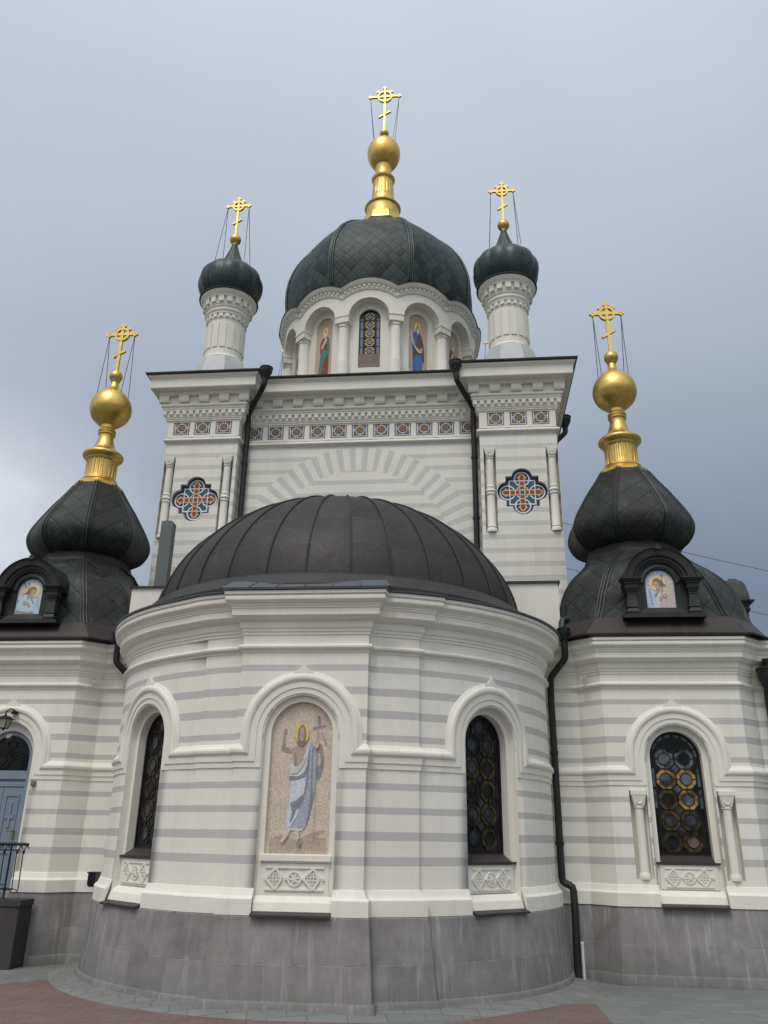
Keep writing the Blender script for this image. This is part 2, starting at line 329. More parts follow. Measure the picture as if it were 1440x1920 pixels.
# ------------------------------------------------------------------ mesh builder
class MB:
    def __init__(s):
        s.v = []; s.f = []; s.mi = []; s.uv = {}; s.cur = 0; s.tf = None
    def add(s, p):
        p = Vector(p)
        if s.tf: p = s.tf(p)
        s.v.append(tuple(p)); return len(s.v) - 1
    def face(s, ids, uv=None):
        s.f.append(tuple(ids)); s.mi.append(s.cur)
        if uv: s.uv[len(s.f) - 1] = uv
    def quad(s, a, b, c, d, uv=None): s.face([s.add(a), s.add(b), s.add(c), s.add(d)], uv)
    def box(s, x0, x1, y0, y1, z0, z1):
        i = [s.add((x, y, z)) for z in (z0, z1) for y in (y0, y1) for x in (x0, x1)]
        for q in ((0, 2, 3, 1), (4, 5, 7, 6), (0, 1, 5, 4), (2, 6, 7, 3), (0, 4, 6, 2), (1, 3, 7, 5)): s.face([i[k] for k in q])
    def grid(s, rows, closed_u=False, uvs=None):
        n = len(rows[0]); ids = [[s.add(p) for p in r] for r in rows]
        for i in range(len(rows) - 1):
            for j in range(n if closed_u else n - 1):
                k = (j + 1) % n
                uv = None
                if uvs: uv = [uvs[i][j], uvs[i][j + 1], uvs[i + 1][j + 1], uvs[i + 1][j]]
                s.face([ids[i][j], ids[i][k], ids[i + 1][k], ids[i + 1][j]], uv)
        return ids
    def lathe(s, prof, n=32, c=(0, 0), rmod=None, a0=0, cap=False):
        rows = []
        for r, z in prof:
            row = []
            for j in range(n):
                a = a0 + 2 * math.pi * j / n
                rr = rmod(a, z, r) if rmod else r
                row.append((c[0] + rr * math.sin(a), c[1] - rr * math.cos(a), z))
            rows.append(row)
        ids = s.grid(rows, True)
        if cap: s.face(ids[-1]); s.face(list(reversed(ids[0])))
    def tube(s, pts, r, n=8, cap=True):
        pts = [Vector(p) for p in pts]; rows = []; prev = None
        for i, p in enumerate(pts):
            t = (pts[min(i + 1, len(pts) - 1)] - pts[max(i - 1, 0)]).normalized()
            if prev is None:
                a = Vector((0, 0, 1)) if abs(t.z) < .9 else Vector((0, -1, 0))
                prev = (a - t * a.dot(t)).normalized()
            else: prev = (prev - t * prev.dot(t)).normalized()
            o = t.cross(prev)
            rad = r[i] if isinstance(r, (list, tuple)) else r
            rows.append([p + (prev * math.cos(k * 2 * math.pi / n) + o * math.sin(k * 2 * math.pi / n)) * rad for k in range(n)])
        ids = s.grid(rows, True)
        if cap: s.face(list(reversed(ids[0]))); s.face(ids[-1])
    def sweep(s, path, prof, closed=False, caps=True, uv=False):
        """path: plan points, outward side on the right of travel; prof: (out, z)"""
        P = [Vector(p) for p in path]; n = len(P)
        def nrm(a, b):
            d = (b - a).normalized(); return Vector((d.y, -d.x))
        cols = []; us = [0.0]
        for i in range(n):
            n1 = nrm(P[i - 1], P[i]) if (i > 0 or closed) else None
            n2 = nrm(P[i], P[(i + 1) % n]) if (i < n - 1 or closed) else None
            if n1 is None: mt = n2
            elif n2 is None: mt = n1
            else: mt = (n1 + n2) / max(.25, 1 + n1.dot(n2))
            cols.append([(P[i].x + mt.x * o, P[i].y + mt.y * o, z) for o, z in prof])
            if i: us.append(us[-1] + (P[i] - P[i - 1]).length)
        if closed: cols.append(cols[0]); us.append(us[-1] + (P[0] - P[-1]).length)
        vs = [0.0]
        for a, b in zip(prof, prof[1:]): vs.append(vs[-1] + math.hypot(a[0] - b[0], a[1] - b[1]))
        z0 = prof[0][1]
        up = prof[-1][1] > prof[0][1]
        rows = [[c[k] for c in cols] for k in range(len(prof))]
        uvs = [[(u, prof[k][1]) for u in us] for k in range(len(prof))] if uv else None
        if not up:
            rows.reverse()
            if uvs: uvs.reverse()
        ids = s.grid(rows, False, uvs)
        if caps and not closed and len(prof) > 2:
            s.face([r[0] for r in ids][::-1]); s.face([r[-1] for r in ids])
        return cols
    def slab(s, pts, y0, y1):
        """polygon in xz, front face at y0 (towards -y), sides back to y1"""
        area = sum(a[0] * b[1] - b[0] * a[1] for a, b in zip(pts, list(pts[1:]) + [pts[0]]))
        if area < 0: pts = list(reversed(pts))
        f = [s.add((x, y0, z)) for x, z in pts]; s.face(f)
        if y1 is not None and y1 != y0:
            b = [s.add((x, y1, z)) for x, z in pts]; n = len(pts)
            for i in range(n):
                j = (i + 1) % n; s.face([f[j], f[i], b[i], b[j]])
    def holed(s, outer, hole, y0, y1):
        """flat plate with one hole, front at y0, hole lined back to y1"""
        pts = [Vector((x, z, 0)) for x, z in outer]; hp = [Vector((x, z, 0)) for x, z in hole]
        tri = tessellate_polygon([pts, hp]); al = pts + hp
        ids = [s.add((p.x, y0, p.y)) for p in al]
        for t in tri:
            a, b_, c_ = (al[k] for k in t)
            if (b_ - a).cross(c_ - a).z < 0: t = t[::-1]
            s.face([ids[k] for k in t])
        n = len(hole); f = ids[len(pts):]
        b = [s.add((p.x, y1, p.y)) for p in hp]
        ar = sum(a.x * c.y - c.x * a.y for a, c in zip(hp, hp[1:] + hp[:1]))
        for i in range(n):
            j = (i + 1) % n
            q = [f[i], f[j], b[j], b[i]]
            s.face(q if ar > 0 else q[::-1])
    def ring(s, cx, cz, r0, r1, y0, y1, n=24):
        o = [(cx + r1 * math.cos(2 * math.pi * k / n), cz + r1 * math.sin(2 * math.pi * k / n)) for k in range(n)]
        i = [(cx + r0 * math.cos(2 * math.pi * k / n), cz + r0 * math.sin(2 * math.pi * k / n)) for k in range(n)]
        ids = [s.grid([[(x, y0, z) for x, z in i], [(x, y0, z) for x, z in o]], True), s.grid([[(x, y0, z) for x, z in o], [(x, y1, z) for x, z in o]], True),
               s.grid([[(x, y1, z) for x, z in i], [(x, y0, z) for x, z in i]], True)]
    def bar(s, a, b, wd, y0, y1):
        a, b = Vector(a), Vector(b); d = (b - a).normalized(); p = Vector((-d.y, d.x)) * wd / 2
        s.slab([tuple(a - p), tuple(b - p), tuple(b + p), tuple(a + p)], y0, y1)
    def build(s, name, mats, parent=None, smooth=30, loc=None, rot=None):
        me = bpy.data.meshes.new(name); me.from_pydata(s.v, [], s.f)
        for m in (mats if isinstance(mats, (list, tuple)) else [mats]): me.materials.append(m)
        me.polygons.foreach_set('material_index', s.mi)
        if s.uv:
            lay = me.uv_layers.new(name='UVMap')
            for fi, uvs in s.uv.items():
                pl = me.polygons[fi]
                for li, q in zip(pl.loop_indices, uvs): lay.data[li].uv = q
        me.validate(); 
        bm = bmesh.new(); bm.from_mesh(me); bmesh.ops.remove_doubles(bm, verts=bm.verts, dist=1e-5); bm.to_mesh(me); bm.free()
        if smooth:
            me.polygons.foreach_set('use_smooth', [True] * len(me.polygons)); me.set_sharp_from_angle(angle=R(smooth))
        me.update()
        o = bpy.data.objects.new(name, me); col.objects.link(o)
        if parent: o.parent = parent
        if loc: o.location = loc
        if rot is not None: o.rotation_euler = (0, 0, rot)
        return o
def tag(o, label=None, cat=None, group=None, kind=None):
    for k, v in (('label', label), ('category', cat), ('group', group), ('kind', kind)):
        if v: o[k] = v
    return o
def empty(name, loc=(0, 0, 0), rz=0):
    o = bpy.data.objects.new(name, None); col.objects.link(o); o.location = loc; o.rotation_euler = (0, 0, rz); o.empty_display_size = .2; return o
def copy_tree(o, parent=None):
    c = o.copy(); col.objects.link(c)
    if parent is not None: c.parent = parent
    for ch in [x for x in CHILD.get(o.name, [])]: CHILD.setdefault(c.name, []).append(copy_tree(ch, c))
    return c
CHILD = {}
def kids(root):
    """record the children of a part so that copy_tree can follow them"""
    for o in list(col.objects):
        if o.parent: 
            l = CHILD.setdefault(o.parent.name, [])
            if o not in l: l.append(o)
def spline(pts, k=6):
    """Catmull-Rom through the points"""
    out = []
    for i in range(len(pts) - 1):
        p0, p1, p2, p3 = pts[max(i - 1, 0)], pts[i], pts[i + 1], pts[min(i + 2, len(pts) - 1)]
        for j in range(k):
            t = j / k
            out.append(tuple(.5 * (2 * b + (c - a) * t + (2 * a - 5 * b + 4 * c - d_) * t * t + (3 * b - a - 3 * c + d_) * t ** 3) for a, b, c, d_ in zip(p0, p1, p2, p3)))
    out.append(tuple(pts[-1])); return out
def blob(pts, k=5):
    """closed smooth outline"""
    n = len(pts); out = []
    for i in range(n):
        p0, p1, p2, p3 = pts[i - 1], pts[i], pts[(i + 1) % n], pts[(i + 2) % n]
        for j in range(k):
            t = j / k
            out.append(tuple(.5 * (2 * b + (c - a) * t + (2 * a - 5 * b + 4 * c - d_) * t * t + (3 * b - a - 3 * c + d_) * t ** 3) for a, b, c, d_ in zip(p0, p1, p2, p3)))
    return out
def arc(cx, cy, r, a0, a1, step=3.0):
    n = max(2, int(abs(a1 - a0) / step) + 1)
    return [(cx + r * math.sin(R(a0 + (a1 - a0) * i / n)), cy - r * math.cos(R(a0 + (a1 - a0) * i / n))) for i in range(n + 1)]
def arch_outline(uc, hw, zb, zs, n=20, rise=None):
    rise = rise or hw
    return [(uc - hw, zb), (uc + hw, zb)] + [(uc + hw * math.cos(math.pi * i / n), zs + rise * math.sin(math.pi * i / n)) for i in range(n + 1)]
def arch_bay(mb, mp, u0, u1, z0, z1, uc, hw, zb, zs, depth, n=20, du=.15, rev=0):
    """wall face with an arched opening, mapped by mp(u, z, d)"""
    top = z1 if callable(z1) else (lambda u: z1)
    us = []
    k = max(1, int((uc - hw - u0) / du)); us += [u0 + (uc - hw - u0) * i / k for i in range(k)]
    inner = [uc - hw * math.cos(math.pi * i / n) for i in range(n + 1)]
    us += inner
    k = max(1, int((u1 - uc - hw) / du)); us += [uc + hw + (u1 - uc - hw) * i / k for i in range(1, k + 1)]
    for a, b in zip(us, us[1:]):
        mid = (a + b) / 2
        if abs(mid - uc) < hw:
            za = zs + math.sqrt(max(0, hw * hw - (a - uc) ** 2)); zc = zs + math.sqrt(max(0, hw * hw - (b - uc) ** 2))
            mb.quad(mp(a, za, 0), mp(b, zc, 0), mp(b, top(b), 0), mp(a, top(a), 0))
            mb.cur = rev; mb.quad(mp(a, za, -depth), mp(b, zc, -depth), mp(b, zc, 0), mp(a, za, 0)); mb.cur = 0
            if zb > z0 + 1e-4:
                mb.quad(mp(a, z0, 0), mp(b, z0, 0), mp(b, zb, 0), mp(a, zb, 0))
                mb.quad(mp(a, zb, 0), mp(b, zb, 0), mp(b, zb, -depth), mp(a, zb, -depth))
        else:
            mb.quad(mp(a, z0, 0), mp(b, z0, 0), mp(b, top(b), 0), mp(a, top(a), 0))
    mb.cur = rev
    for u, sg in ((uc - hw, 1), (uc + hw, -1)):
        q = [mp(u, zb, 0), mp(u, zb, -depth), mp(u, zs, -depth), mp(u, zs, 0)]
        mb.quad(*(q if sg > 0 else q[::-1]))
    mb.cur = 0
def sweep_uv(mb, mp, path, prof, closed=False, caps=True):
    """moulding along a path in the wall surface: prof = (n, d), n to the left of travel"""
    P = [Vector(p) for p in path]; n = len(P); rows = []
    def nrm(a, b):
        d = (b - a).normalized(); return Vector((-d.y, d.x))
    for i in range(n):
        n1 = nrm(P[i - 1], P[i]) if (i > 0 or closed) else None
        n2 = nrm(P[i], P[(i + 1) % n]) if (i < n - 1 or closed) else None
        mt = n2 if n1 is None else n1 if n2 is None else (n1 + n2) / max(.3, 1 + n1.dot(n2))
        rows.append([mp(P[i].x + mt.x * a, P[i].y + mt.y * a, b) for a, b in prof])
    if closed: rows.append(rows[0])
    # prof runs from -n to +n so that faces look outward
    ids = mb.grid([[r[k] for r in rows] for k in range(len(prof))])
    if caps and not closed: mb.face([r[0] for r in ids][::-1]); mb.face([r[-1] for r in ids])
def flat(ox, oy, oz=0):
    return lambda u, z, d: (ox + u, oy - d, oz + z)
def cyl(cx, cy, rad, a0=0.0):
    return lambda u, z, d: (cx + (rad + d) * math.sin(a0 + u / rad), cy - (rad + d) * math.cos(a0 + u / rad), z)

# ------------------------------------------------------------------ main dimensions (metres; +y into the picture)
AX, AY, AR, AB = .055, 13.20, 3.32, 3.02     # apse axis, half width and depth (slightly flattened half round)
BX = .11                                     # middle of the flat bay
WIN_L, WIN_R = -43.0, 46.6
GX, GY = 5.227, 14.58                        # chapel axis
BY = 12.88                                   # chapel front plane
PX, PY0, PYC = 4.09, 15.02, 15.36            # tower pier edge, pier plane, centre plane
TY = 18.97                                   # tower centre
ZW0, ZW1 = .96, 4.30

church = empty('church')
tag(church, 'white and grey banded stone church with dark copper domes and gilded crosses', 'church')

# ================================================================== GROUND
def sheet(name, pts, z, m):
    b = MB(); b.face([b.add((x, y, z)) for x, y in pts]); o = b.build(name, m, None, 0); tag(o, kind='structure'); return o
M_pave = material('grey concrete pavers', f_paving((.158, .170, .162), (.190, .199, .190), (.10, .11, .10), .42, .21))
M_red = material('red concrete pavers', f_paving((.160, .110, .103), (.188, .130, .121), (.12, .088, .083), .2, .1))
M_soil = material('grey ground', f_plain((.16, .165, .155), .9, 0, .4, 1.5))
sheet('ground', [(-900, -900), (900, -900), (900, 1500), (-900, 1500)], -.008, M_soil)
sheet('pavement', [(-14, 2), (14, 2), (14, 16), (-14, 16)], 0, M_pave)
_b = MB(); _n = 60
_ring = [(AX0 + rr_ * 3.32 * math.sin(t_), AY0 - rr_ * 3.02 * math.cos(t_)) for AX0, AY0 in ((.055, 13.2),) for rr_ in (1,) for t_ in [R(-88 + 176 * i / _n) for i in range(_n + 1)]]
_b.sweep(_ring, [(.50, .0), (.485, .010), (.36, .035), (.10, .075)], caps=False)
tag(_b.build('paving_strip', M_pave, None, 40), kind='structure')
sheet('red_pavement', [(-14, 9.2), (-4.1, 10.9), (-3.5, 11.62), (-3.17, 11.6), (-2.08, 10.30), (-1.12, 9.9), (-.2, 9.74), (1.08, 9.72), (1.81, 9.86), (2.32, 10.30), (3.22, 11.2), (3.58, 11.33), (3.61, 10.2), (3.75, 4), (-14, 4)], .004, M_red)

# ================================================================== PLAN PATHS
FL, FR = math.degrees(math.asin((BX - .81 - AX) / AR)), math.degrees(math.asin((BX + .81 - AX) / AR))
SL_, SR_ = -22.8, 26.2; STEP = .05; YF = 10.12
def ell(a, d=0.0):
    """point and outward normal of the apse plan at parameter a (radians), d metres proud"""
    n = Vector((math.sin(a) / AR, -math.cos(a) / AB)).normalized()
    return Vector((AX + AR * math.sin(a), AY - AB * math.cos(a))) + n * d
def earc(a0, a1, d=0.0, step=2.5):
    n = max(2, int(abs(a1 - a0) / step) + 1)
    return [tuple(ell(R(a0 + (a1 - a0) * i / n), d)) for i in range(n + 1)]
def ecyl(a0):
    k = math.sqrt((AR * math.cos(a0)) ** 2 + (AB * math.sin(a0)) ** 2)
    def f(u, z, d):
        p = ell(a0 + u / k, d); return (p.x, p.y, z)
    return f, k
def apse_path(a0, a1):
    """plan of the apse between two angles, with its two shallow steps"""
    pts = []
    def seg(lo, hi, d, c0=0, c1=0):
        x, y = max(lo, a0), min(hi, a1)
        if x < y - 1e-6:      # no intermediate points close to an inside corner, so that wide mouldings mitre cleanly
            for a_ in [x + (y - x) * i / max(2, int((y - x) / 2.5) + 1) for i in range(max(2, int((y - x) / 2.5) + 1) + 1)]:
                if a_ in (x, y) or not ((c0 and a_ - lo < 6.2) or (c1 and hi - a_ < 6.2)): pts.append(tuple(ell(R(a_), d)))
    seg(-92, SL_, 0, 0, 1); seg(SL_, FL, STEP, 0, 1)
    if a0 < FL - 1e-3 and a1 > FR + 1e-3: pts.extend([(BX - .81, YF), (BX + .81, YF)])
    seg(FR, SR_, STEP, 1, 0); seg(SR_, 92, 0, 1, 0)
    return pts
SIDE = 13.2
def chapel_path(sx, inner=True):
    p = [(3.25, SIDE), (GX - 1.34, SIDE), (GX - 1.02, BY), (GX + 1.02, BY), (GX + 1.34, SIDE), (7.5, SIDE), (7.5, 29.0)]
    if sx < 0: p = [(-x, y) for x, y in reversed(p)]
    return p
STR = [(0, 2.56), (.014, 2.562), (.016, 2.63), (.028, 2.632), (.030, 2.708), (.042, 2.714), (.056, 2.735), (.06, 2.76), (.054, 2.783), (.042, 2.794), (.034, 2.80), (.012, 2.836), (0, 2.84)]
BASE = [(.078, .955), (.078, 1.12), (.068, 1.135), (.045, 1.15), (.025, 1.19), (.012, 1.225), (0, 1.23)]
TOPSTR = [(0, 3.965), (.012, 3.97), (.012, 3.99), (.035, 4.0), (.055, 4.02), (.058, 4.04), (.045, 4.058), (.015, 4.07), (0, 4.07)]
CORN = [(0, 4.19), (.015, 4.195), (.015, 4.225), (.032, 4.235), (.032, 4.262), (.05, 4.275), (.055, 4.285), (.055, 4.355), (.07, 4.37), (.13, 4.39), (.155, 4.415), (.16, 4.42), (.16, 4.505),
        (.172, 4.51), (.172, 4.53), (.185, 4.54), (.185, 4.558), (.215, 4.575), (.243, 4.60), (.25, 4.625), (.245, 4.648), (.232, 4.655), (.232, 4.668), (.26, 4.675), (.26, 4.715), (.2, 4.725)]
PLIN = [(.185, -.02), (.18, .10), (.165, .125), (.15, .13), (.082, .94), (.07, .957), (0, .957)]
HW = .46                                      # half width of the window recesses

# ================================================================== PLINTH
pl = MB()
pl.sweep(apse_path(-92, 92), PLIN, uv=True)
for sx in (1, -1): pl.sweep(chapel_path(sx), [(o * .8, z) for o, z in PLIN], uv=True)
pl.build('plinth', M_plinth, church)

# ================================================================== APSE WALL
wall = MB()
BAY = 15.0
segs = [(-92, WIN_L - BAY), (WIN_L + BAY, FL), (FR, WIN_R - BAY), (WIN_R + BAY, 92)]
def seg_path(a0, a1, inset=0.0):
    """a run of wall, carried round the return on to the flat bay where it meets it"""
    p = apse_path(a0, a1)
    if abs(a1 - FL) < 1e-6: p = p + [(BX - .81, YF)] + ([(BX - .81 + inset, YF)] if inset else [])
    if abs(a0 - FR) < 1e-6: p = ([(BX + .81 - inset, YF)] if inset else []) + [(BX + .81, YF)] + p
    return p
for a0, a1 in segs: wall.sweep(seg_path(a0, a1), [(0, ZW0), (0, ZW1)])
for a in (WIN_L, WIN_R):
    mp, k = ecyl(R(a)); ub = R(BAY) * k
    arch_bay(wall, mp, -ub, ub, ZW0, ZW1, 0, HW, ZW0, 2.97, .16, rev=1)
mpf = flat(BX, YF)
arch_bay(wall, mpf, -.81, .81, ZW0, ZW1, 0, HW, ZW0, 2.97, .10, rev=1)
apse = wall.build('apse_wall', [M_low, M_white], church)

def archivolt(mb, mp, ul, ur, uc=0, ro=.75, zc=2.97):
    pr = [(n_, d_) for d_, n_ in [(d_, z - 2.83) for d_, z in STR]]
    path = [(ul, 2.83), (uc - ro, 2.83), (uc - ro, zc)] + [(uc - ro * math.cos(math.pi * i / 28), zc + ro * math.sin(math.pi * i / 28)) for i in range(1, 28)] + [(uc + ro, zc), (uc + ro, 2.83), (ur, 2.83)]
    # curved walls need short steps on the level runs
    def dens(p):
        o = [p[0]]
        for a, b in zip(p, p[1:]):
            k = max(1, int(math.hypot(a[0] - b[0], a[1] - b[1]) / .12))
            o += [(a[0] + (b[0] - a[0]) * i / k, a[1] + (b[1] - a[1]) * i / k) for i in range(1, k + 1)]
        return o
    sweep_uv(mb, mp, dens(path), pr)
    # pointed tip above the arch
    tip = [(uc - .13, zc + ro - .047), (uc - .13, zc + ro - .008), (uc - .075, zc + ro + .012), (uc - .03, zc + ro + .06), (uc, zc + ro + .125), (uc + .03, zc + ro + .06), (uc + .075, zc + ro + .012), (uc + .13, zc + ro - .008), (uc + .13, zc + ro - .047)]
    f = [mb.add(mp(u, z, .034)) for u, z in tip]; bk = [mb.add(mp(u, z, 0)) for u, z in tip]
    mb.face(f[::-1])
    for i in range(len(tip)):
        j = (i + 1) % len(tip); mb.face([f[i], f[j], bk[j], bk[i]])

mo = MB()
for a in (WIN_L, WIN_R):
    mp, k = ecyl(R(a)); archivolt(mo, mp, -R(BAY) * k, R(BAY) * k)
archivolt(mo, mpf, -.79, .79)
for a0, a1 in segs: mo.sweep(seg_path(a0, a1, .02), STR, caps=False)
mo.build('string_course', M_white, apse, 20)
kl, kr = ecyl(R(WIN_L))[1], ecyl(R(WIN_R))[1]
dl_, dr_ = math.degrees(HW / kl), math.degrees(HW / kr)
for p in (apse_path(-92, WIN_L - dl_), apse_path(WIN_L + dl_, FL) + [(BX - .81, YF), (BX - HW, YF)], [(BX + HW, YF), (BX + .81, YF)] + apse_path(FR, WIN_R - dr_), apse_path(WIN_R + dr_, 92)):
    ba = MB(); ba.sweep(p, BASE); ba.build('base_moulding', M_white, apse)
co = MB()
cp = apse_path(-92, 92)
co.sweep(cp, CORN); co.sweep(cp, [(0, ZW1 - .2), (0, 4.20)]) if False else None
co.sweep(cp, TOPSTR)
co.build('cornice', M_white, apse)
ro = MB()
ro.sweep(cp, [(.225, 4.722), (.285, 4.724), (.29, 4.745), (.25, 4.752), (-.20, 4.86)])
_y0 = YF - .292
i = [ro.add(p) for p in ((BX - 1.095, _y0, 4.748), (BX + 1.095, _y0, 4.748), (BX + 1.02, _y0 + .33, 4.925), (BX - 1.02, _y0 + .33, 4.925), (BX - 1.095, _y0 + .3, 4.75), (BX + 1.095, _y0 + .3, 4.75))]
ro.face([i[0], i[1], i[2], i[3]]); ro.face([i[0], i[3], i[4]]); ro.face([i[1], i[5], i[2]])
for k in range(1, 6):
    x = BX - 1.08 + 2.16 * k / 6; ro.tube([(x, _y0 - .002, 4.752), (BX + (x - BX) * .93, _y0 + .33, 4.93)], .008, 5)
ro.build('eave_flashing', M_grey_roof, apse)

# ---------------------------------------------------------------- apse half dome with standing seams
DR, DH, DYc, DZ, DN = 2.98, 2.22, 13.22, 4.94, 1.85
def dome_pt(t, a, off=0):
    c_, s_ = math.cos(t), math.sin(t)
    r = DR * c_ ** (2 / DN); z = DZ + DH * s_ ** (2 / DN)
    nr, nz_ = c_ ** (2 - 2 / DN) / DR, (s_ ** (2 - 2 / DN)) / DH
    l = math.hypot(nr, nz_) or 1
    r += off * nr / l; z += off * nz_ / l
    return (AX + r * math.sin(a), DYc - r * math.cos(a), z)
dm = MB()
NS = 16; SUB = 4; TS = [math.pi / 2 * i / 30 for i in range(31)]
rows = []; uvs = []; arcl = [0.0]
for i in range(1, 31):
    a_, b_ = Vector(dome_pt(TS[i - 1], 0)), Vector(dome_pt(TS[i], 0)); arcl.append(arcl[-1] + (a_ - b_).length)
aas = [R(-90 + 180 * j / (NS * SUB)) for j in range(NS * SUB + 1)]
for i, t in enumerate(TS):
    rows.append([(dome_pt(t, -math.pi / 2)[0], 15.5, dome_pt(t, 0)[2])] + [dome_pt(t, a) for a in aas] + [(dome_pt(t, math.pi / 2)[0], 15.5, dome_pt(t, 0)[2])])
    uvs.append([(-1 + .01, arcl[i])] + [(j / SUB + .001, arcl[i]) for j in range(len(aas))] + [(NS + 1, arcl[i])])
dm.grid(rows, False, uvs)
adome = dm.build('apse_dome', M_sheet, church, 40)
sm = MB()
for j in range(NS + 1):
    a = R(-90 + 180 * j / NS + rnd.uniform(-.5, .5))
    sm.tube([Vector(dome_pt(t, a, .012)) for t in TS[:-1]], .015, 6)
sm.build('standing_seams', M_dark, adome)
sk = MB()      # dark skirt where the dome meets the grey flashing
ring_ = [(AX + DR * math.sin(R(a)), DYc - DR * math.cos(R(a))) for a in range(-92, 93, 4)]
sk.sweep(ring_, [(.26, 4.79), (.275, 4.80), (.275, 4.84), (.22, 4.87), (.13, 5.0), (.05, 5.06), (-.02, 5.075)])
sk.build('dome_skirt', M_dark, adome)

# ================================================================== WINDOW UNIT (flat; local origin on the recess plane)
def figure(mb, polys, scale, ox, oz, y, mats, order):
    """flat coloured shapes, each a hair in front of the last"""
    for k, (cname, pts, sm_) in enumerate(polys):
        mb.cur = order.index(cname)
        q = blob(pts) if sm_ else pts
        mb.slab([(ox + x * scale[0], oz + z * scale[1]) for x, z in q], y - .0009 * (k + 1), None)
def lattice_relief(mb, hw, z0, z1, y0, y1):
    zc = (z0 + z1) / 2; h = (z1 - z0) / 2
    for z in (z0 + .01, z1 - .01): mb.bar((-hw, z), (hw, z), .02, y0, y1)
    mb.ring(0, zc, h * .50, h * .66, y0, y1, 22)
    for k in range(6):
        a = k * math.pi / 3 + .2
        mb.bar((0, zc), (h * .40 * math.cos(a), zc + h * .40 * math.sin(a)), .018, y0 - .001 * (k + 1), y1)
        mb.ring(h * .34 * math.cos(a), zc + h * .34 * math.sin(a), h * .06, h * .12, y0 + .001, y1, 8)
    for s_ in (-1, 1):
        cx_ = s_ * hw * .64; e = h * .9
        k = 0
        for p, q in (((cx_ - e, zc), (cx_, zc + e)), ((cx_, zc + e), (cx_ + e * .62, zc)), ((cx_ + e * .62, zc), (cx_, zc - e)), ((cx_, zc - e), (cx_ - e, zc))):
            k += 1
            mb.bar((p[0], p[1]), (q[0], q[1]), .026, y0 - .0012 * k, y1)
        for j in range(4):
            a = j * math.pi / 2; mb.ring(cx_ + .036 * math.cos(a) - e * .1, zc + .036 * math.sin(a), .014, .026, y0, y1, 8)
        for px_, pz_ in ((cx_, z1 - .025), (cx_, z0 + .025), (s_ * hw * .97, zc), (s_ * hw * .28, zc)): mb.ring(px_, pz_, .004, .018, y0 - .006, y1, 8)
def octagon(cx_, cz_, h, k=.45):
    return [(cx_ + x * h, cz_ + z * h) for x, z in ((1, -k), (1, k), (k, 1), (-k, 1), (-1, k), (-1, -k), (-k, -1), (k, -1))]
M_gdim = material('dim blue glass', f_glass((.040, .048, .058), .12, .35))  # darker copy of the blue glass, shade put into its colour
GL_ORDER = [M_gdark, M_gblue, M_amber, M_amber_d, M_gpale, M_gpink, M_gdim]
def stained(rows, colx, hoct, rc, outline, y, pick):
    """glass panes (mesh 1) and lead cames (mesh 2)"""
    gl, ld = MB(), MB()
    gl.cur = 0; gl.slab(outline, y, y + .02)
    for ri, z in enumerate(rows):
        for ci, x in enumerate(colx[ri] if isinstance(colx[0], (list, tuple)) else colx):
            oc, cc = pick(ri, ci)
            gl.cur = oc; gl.slab(octagon(x, z, hoct), y - .003, y)
            gl.cur = cc; gl.slab([(x + rc * math.cos(k * math.pi / 10), z + rc * math.sin(k * math.pi / 10)) for k in range(20)], y - .006, y)
            ld.ring(x, z, rc - .005, rc + .007, y - .014, y, 20)
            o = octagon(x, z, hoct)
            for k in range(8): ld.bar(o[k], o[(k + 1) % 8], .011, y - .013 - .0004 * (k % 2), y)
            for dx_, dz_ in ((1, 0), (-1, 0), (0, 1), (0, -1)): ld.bar((x + dx_ * rc, z + dz_ * rc), (x + dx_ * hoct, z + dz_ * hoct), .010, y - .0125, y)
    return gl, ld
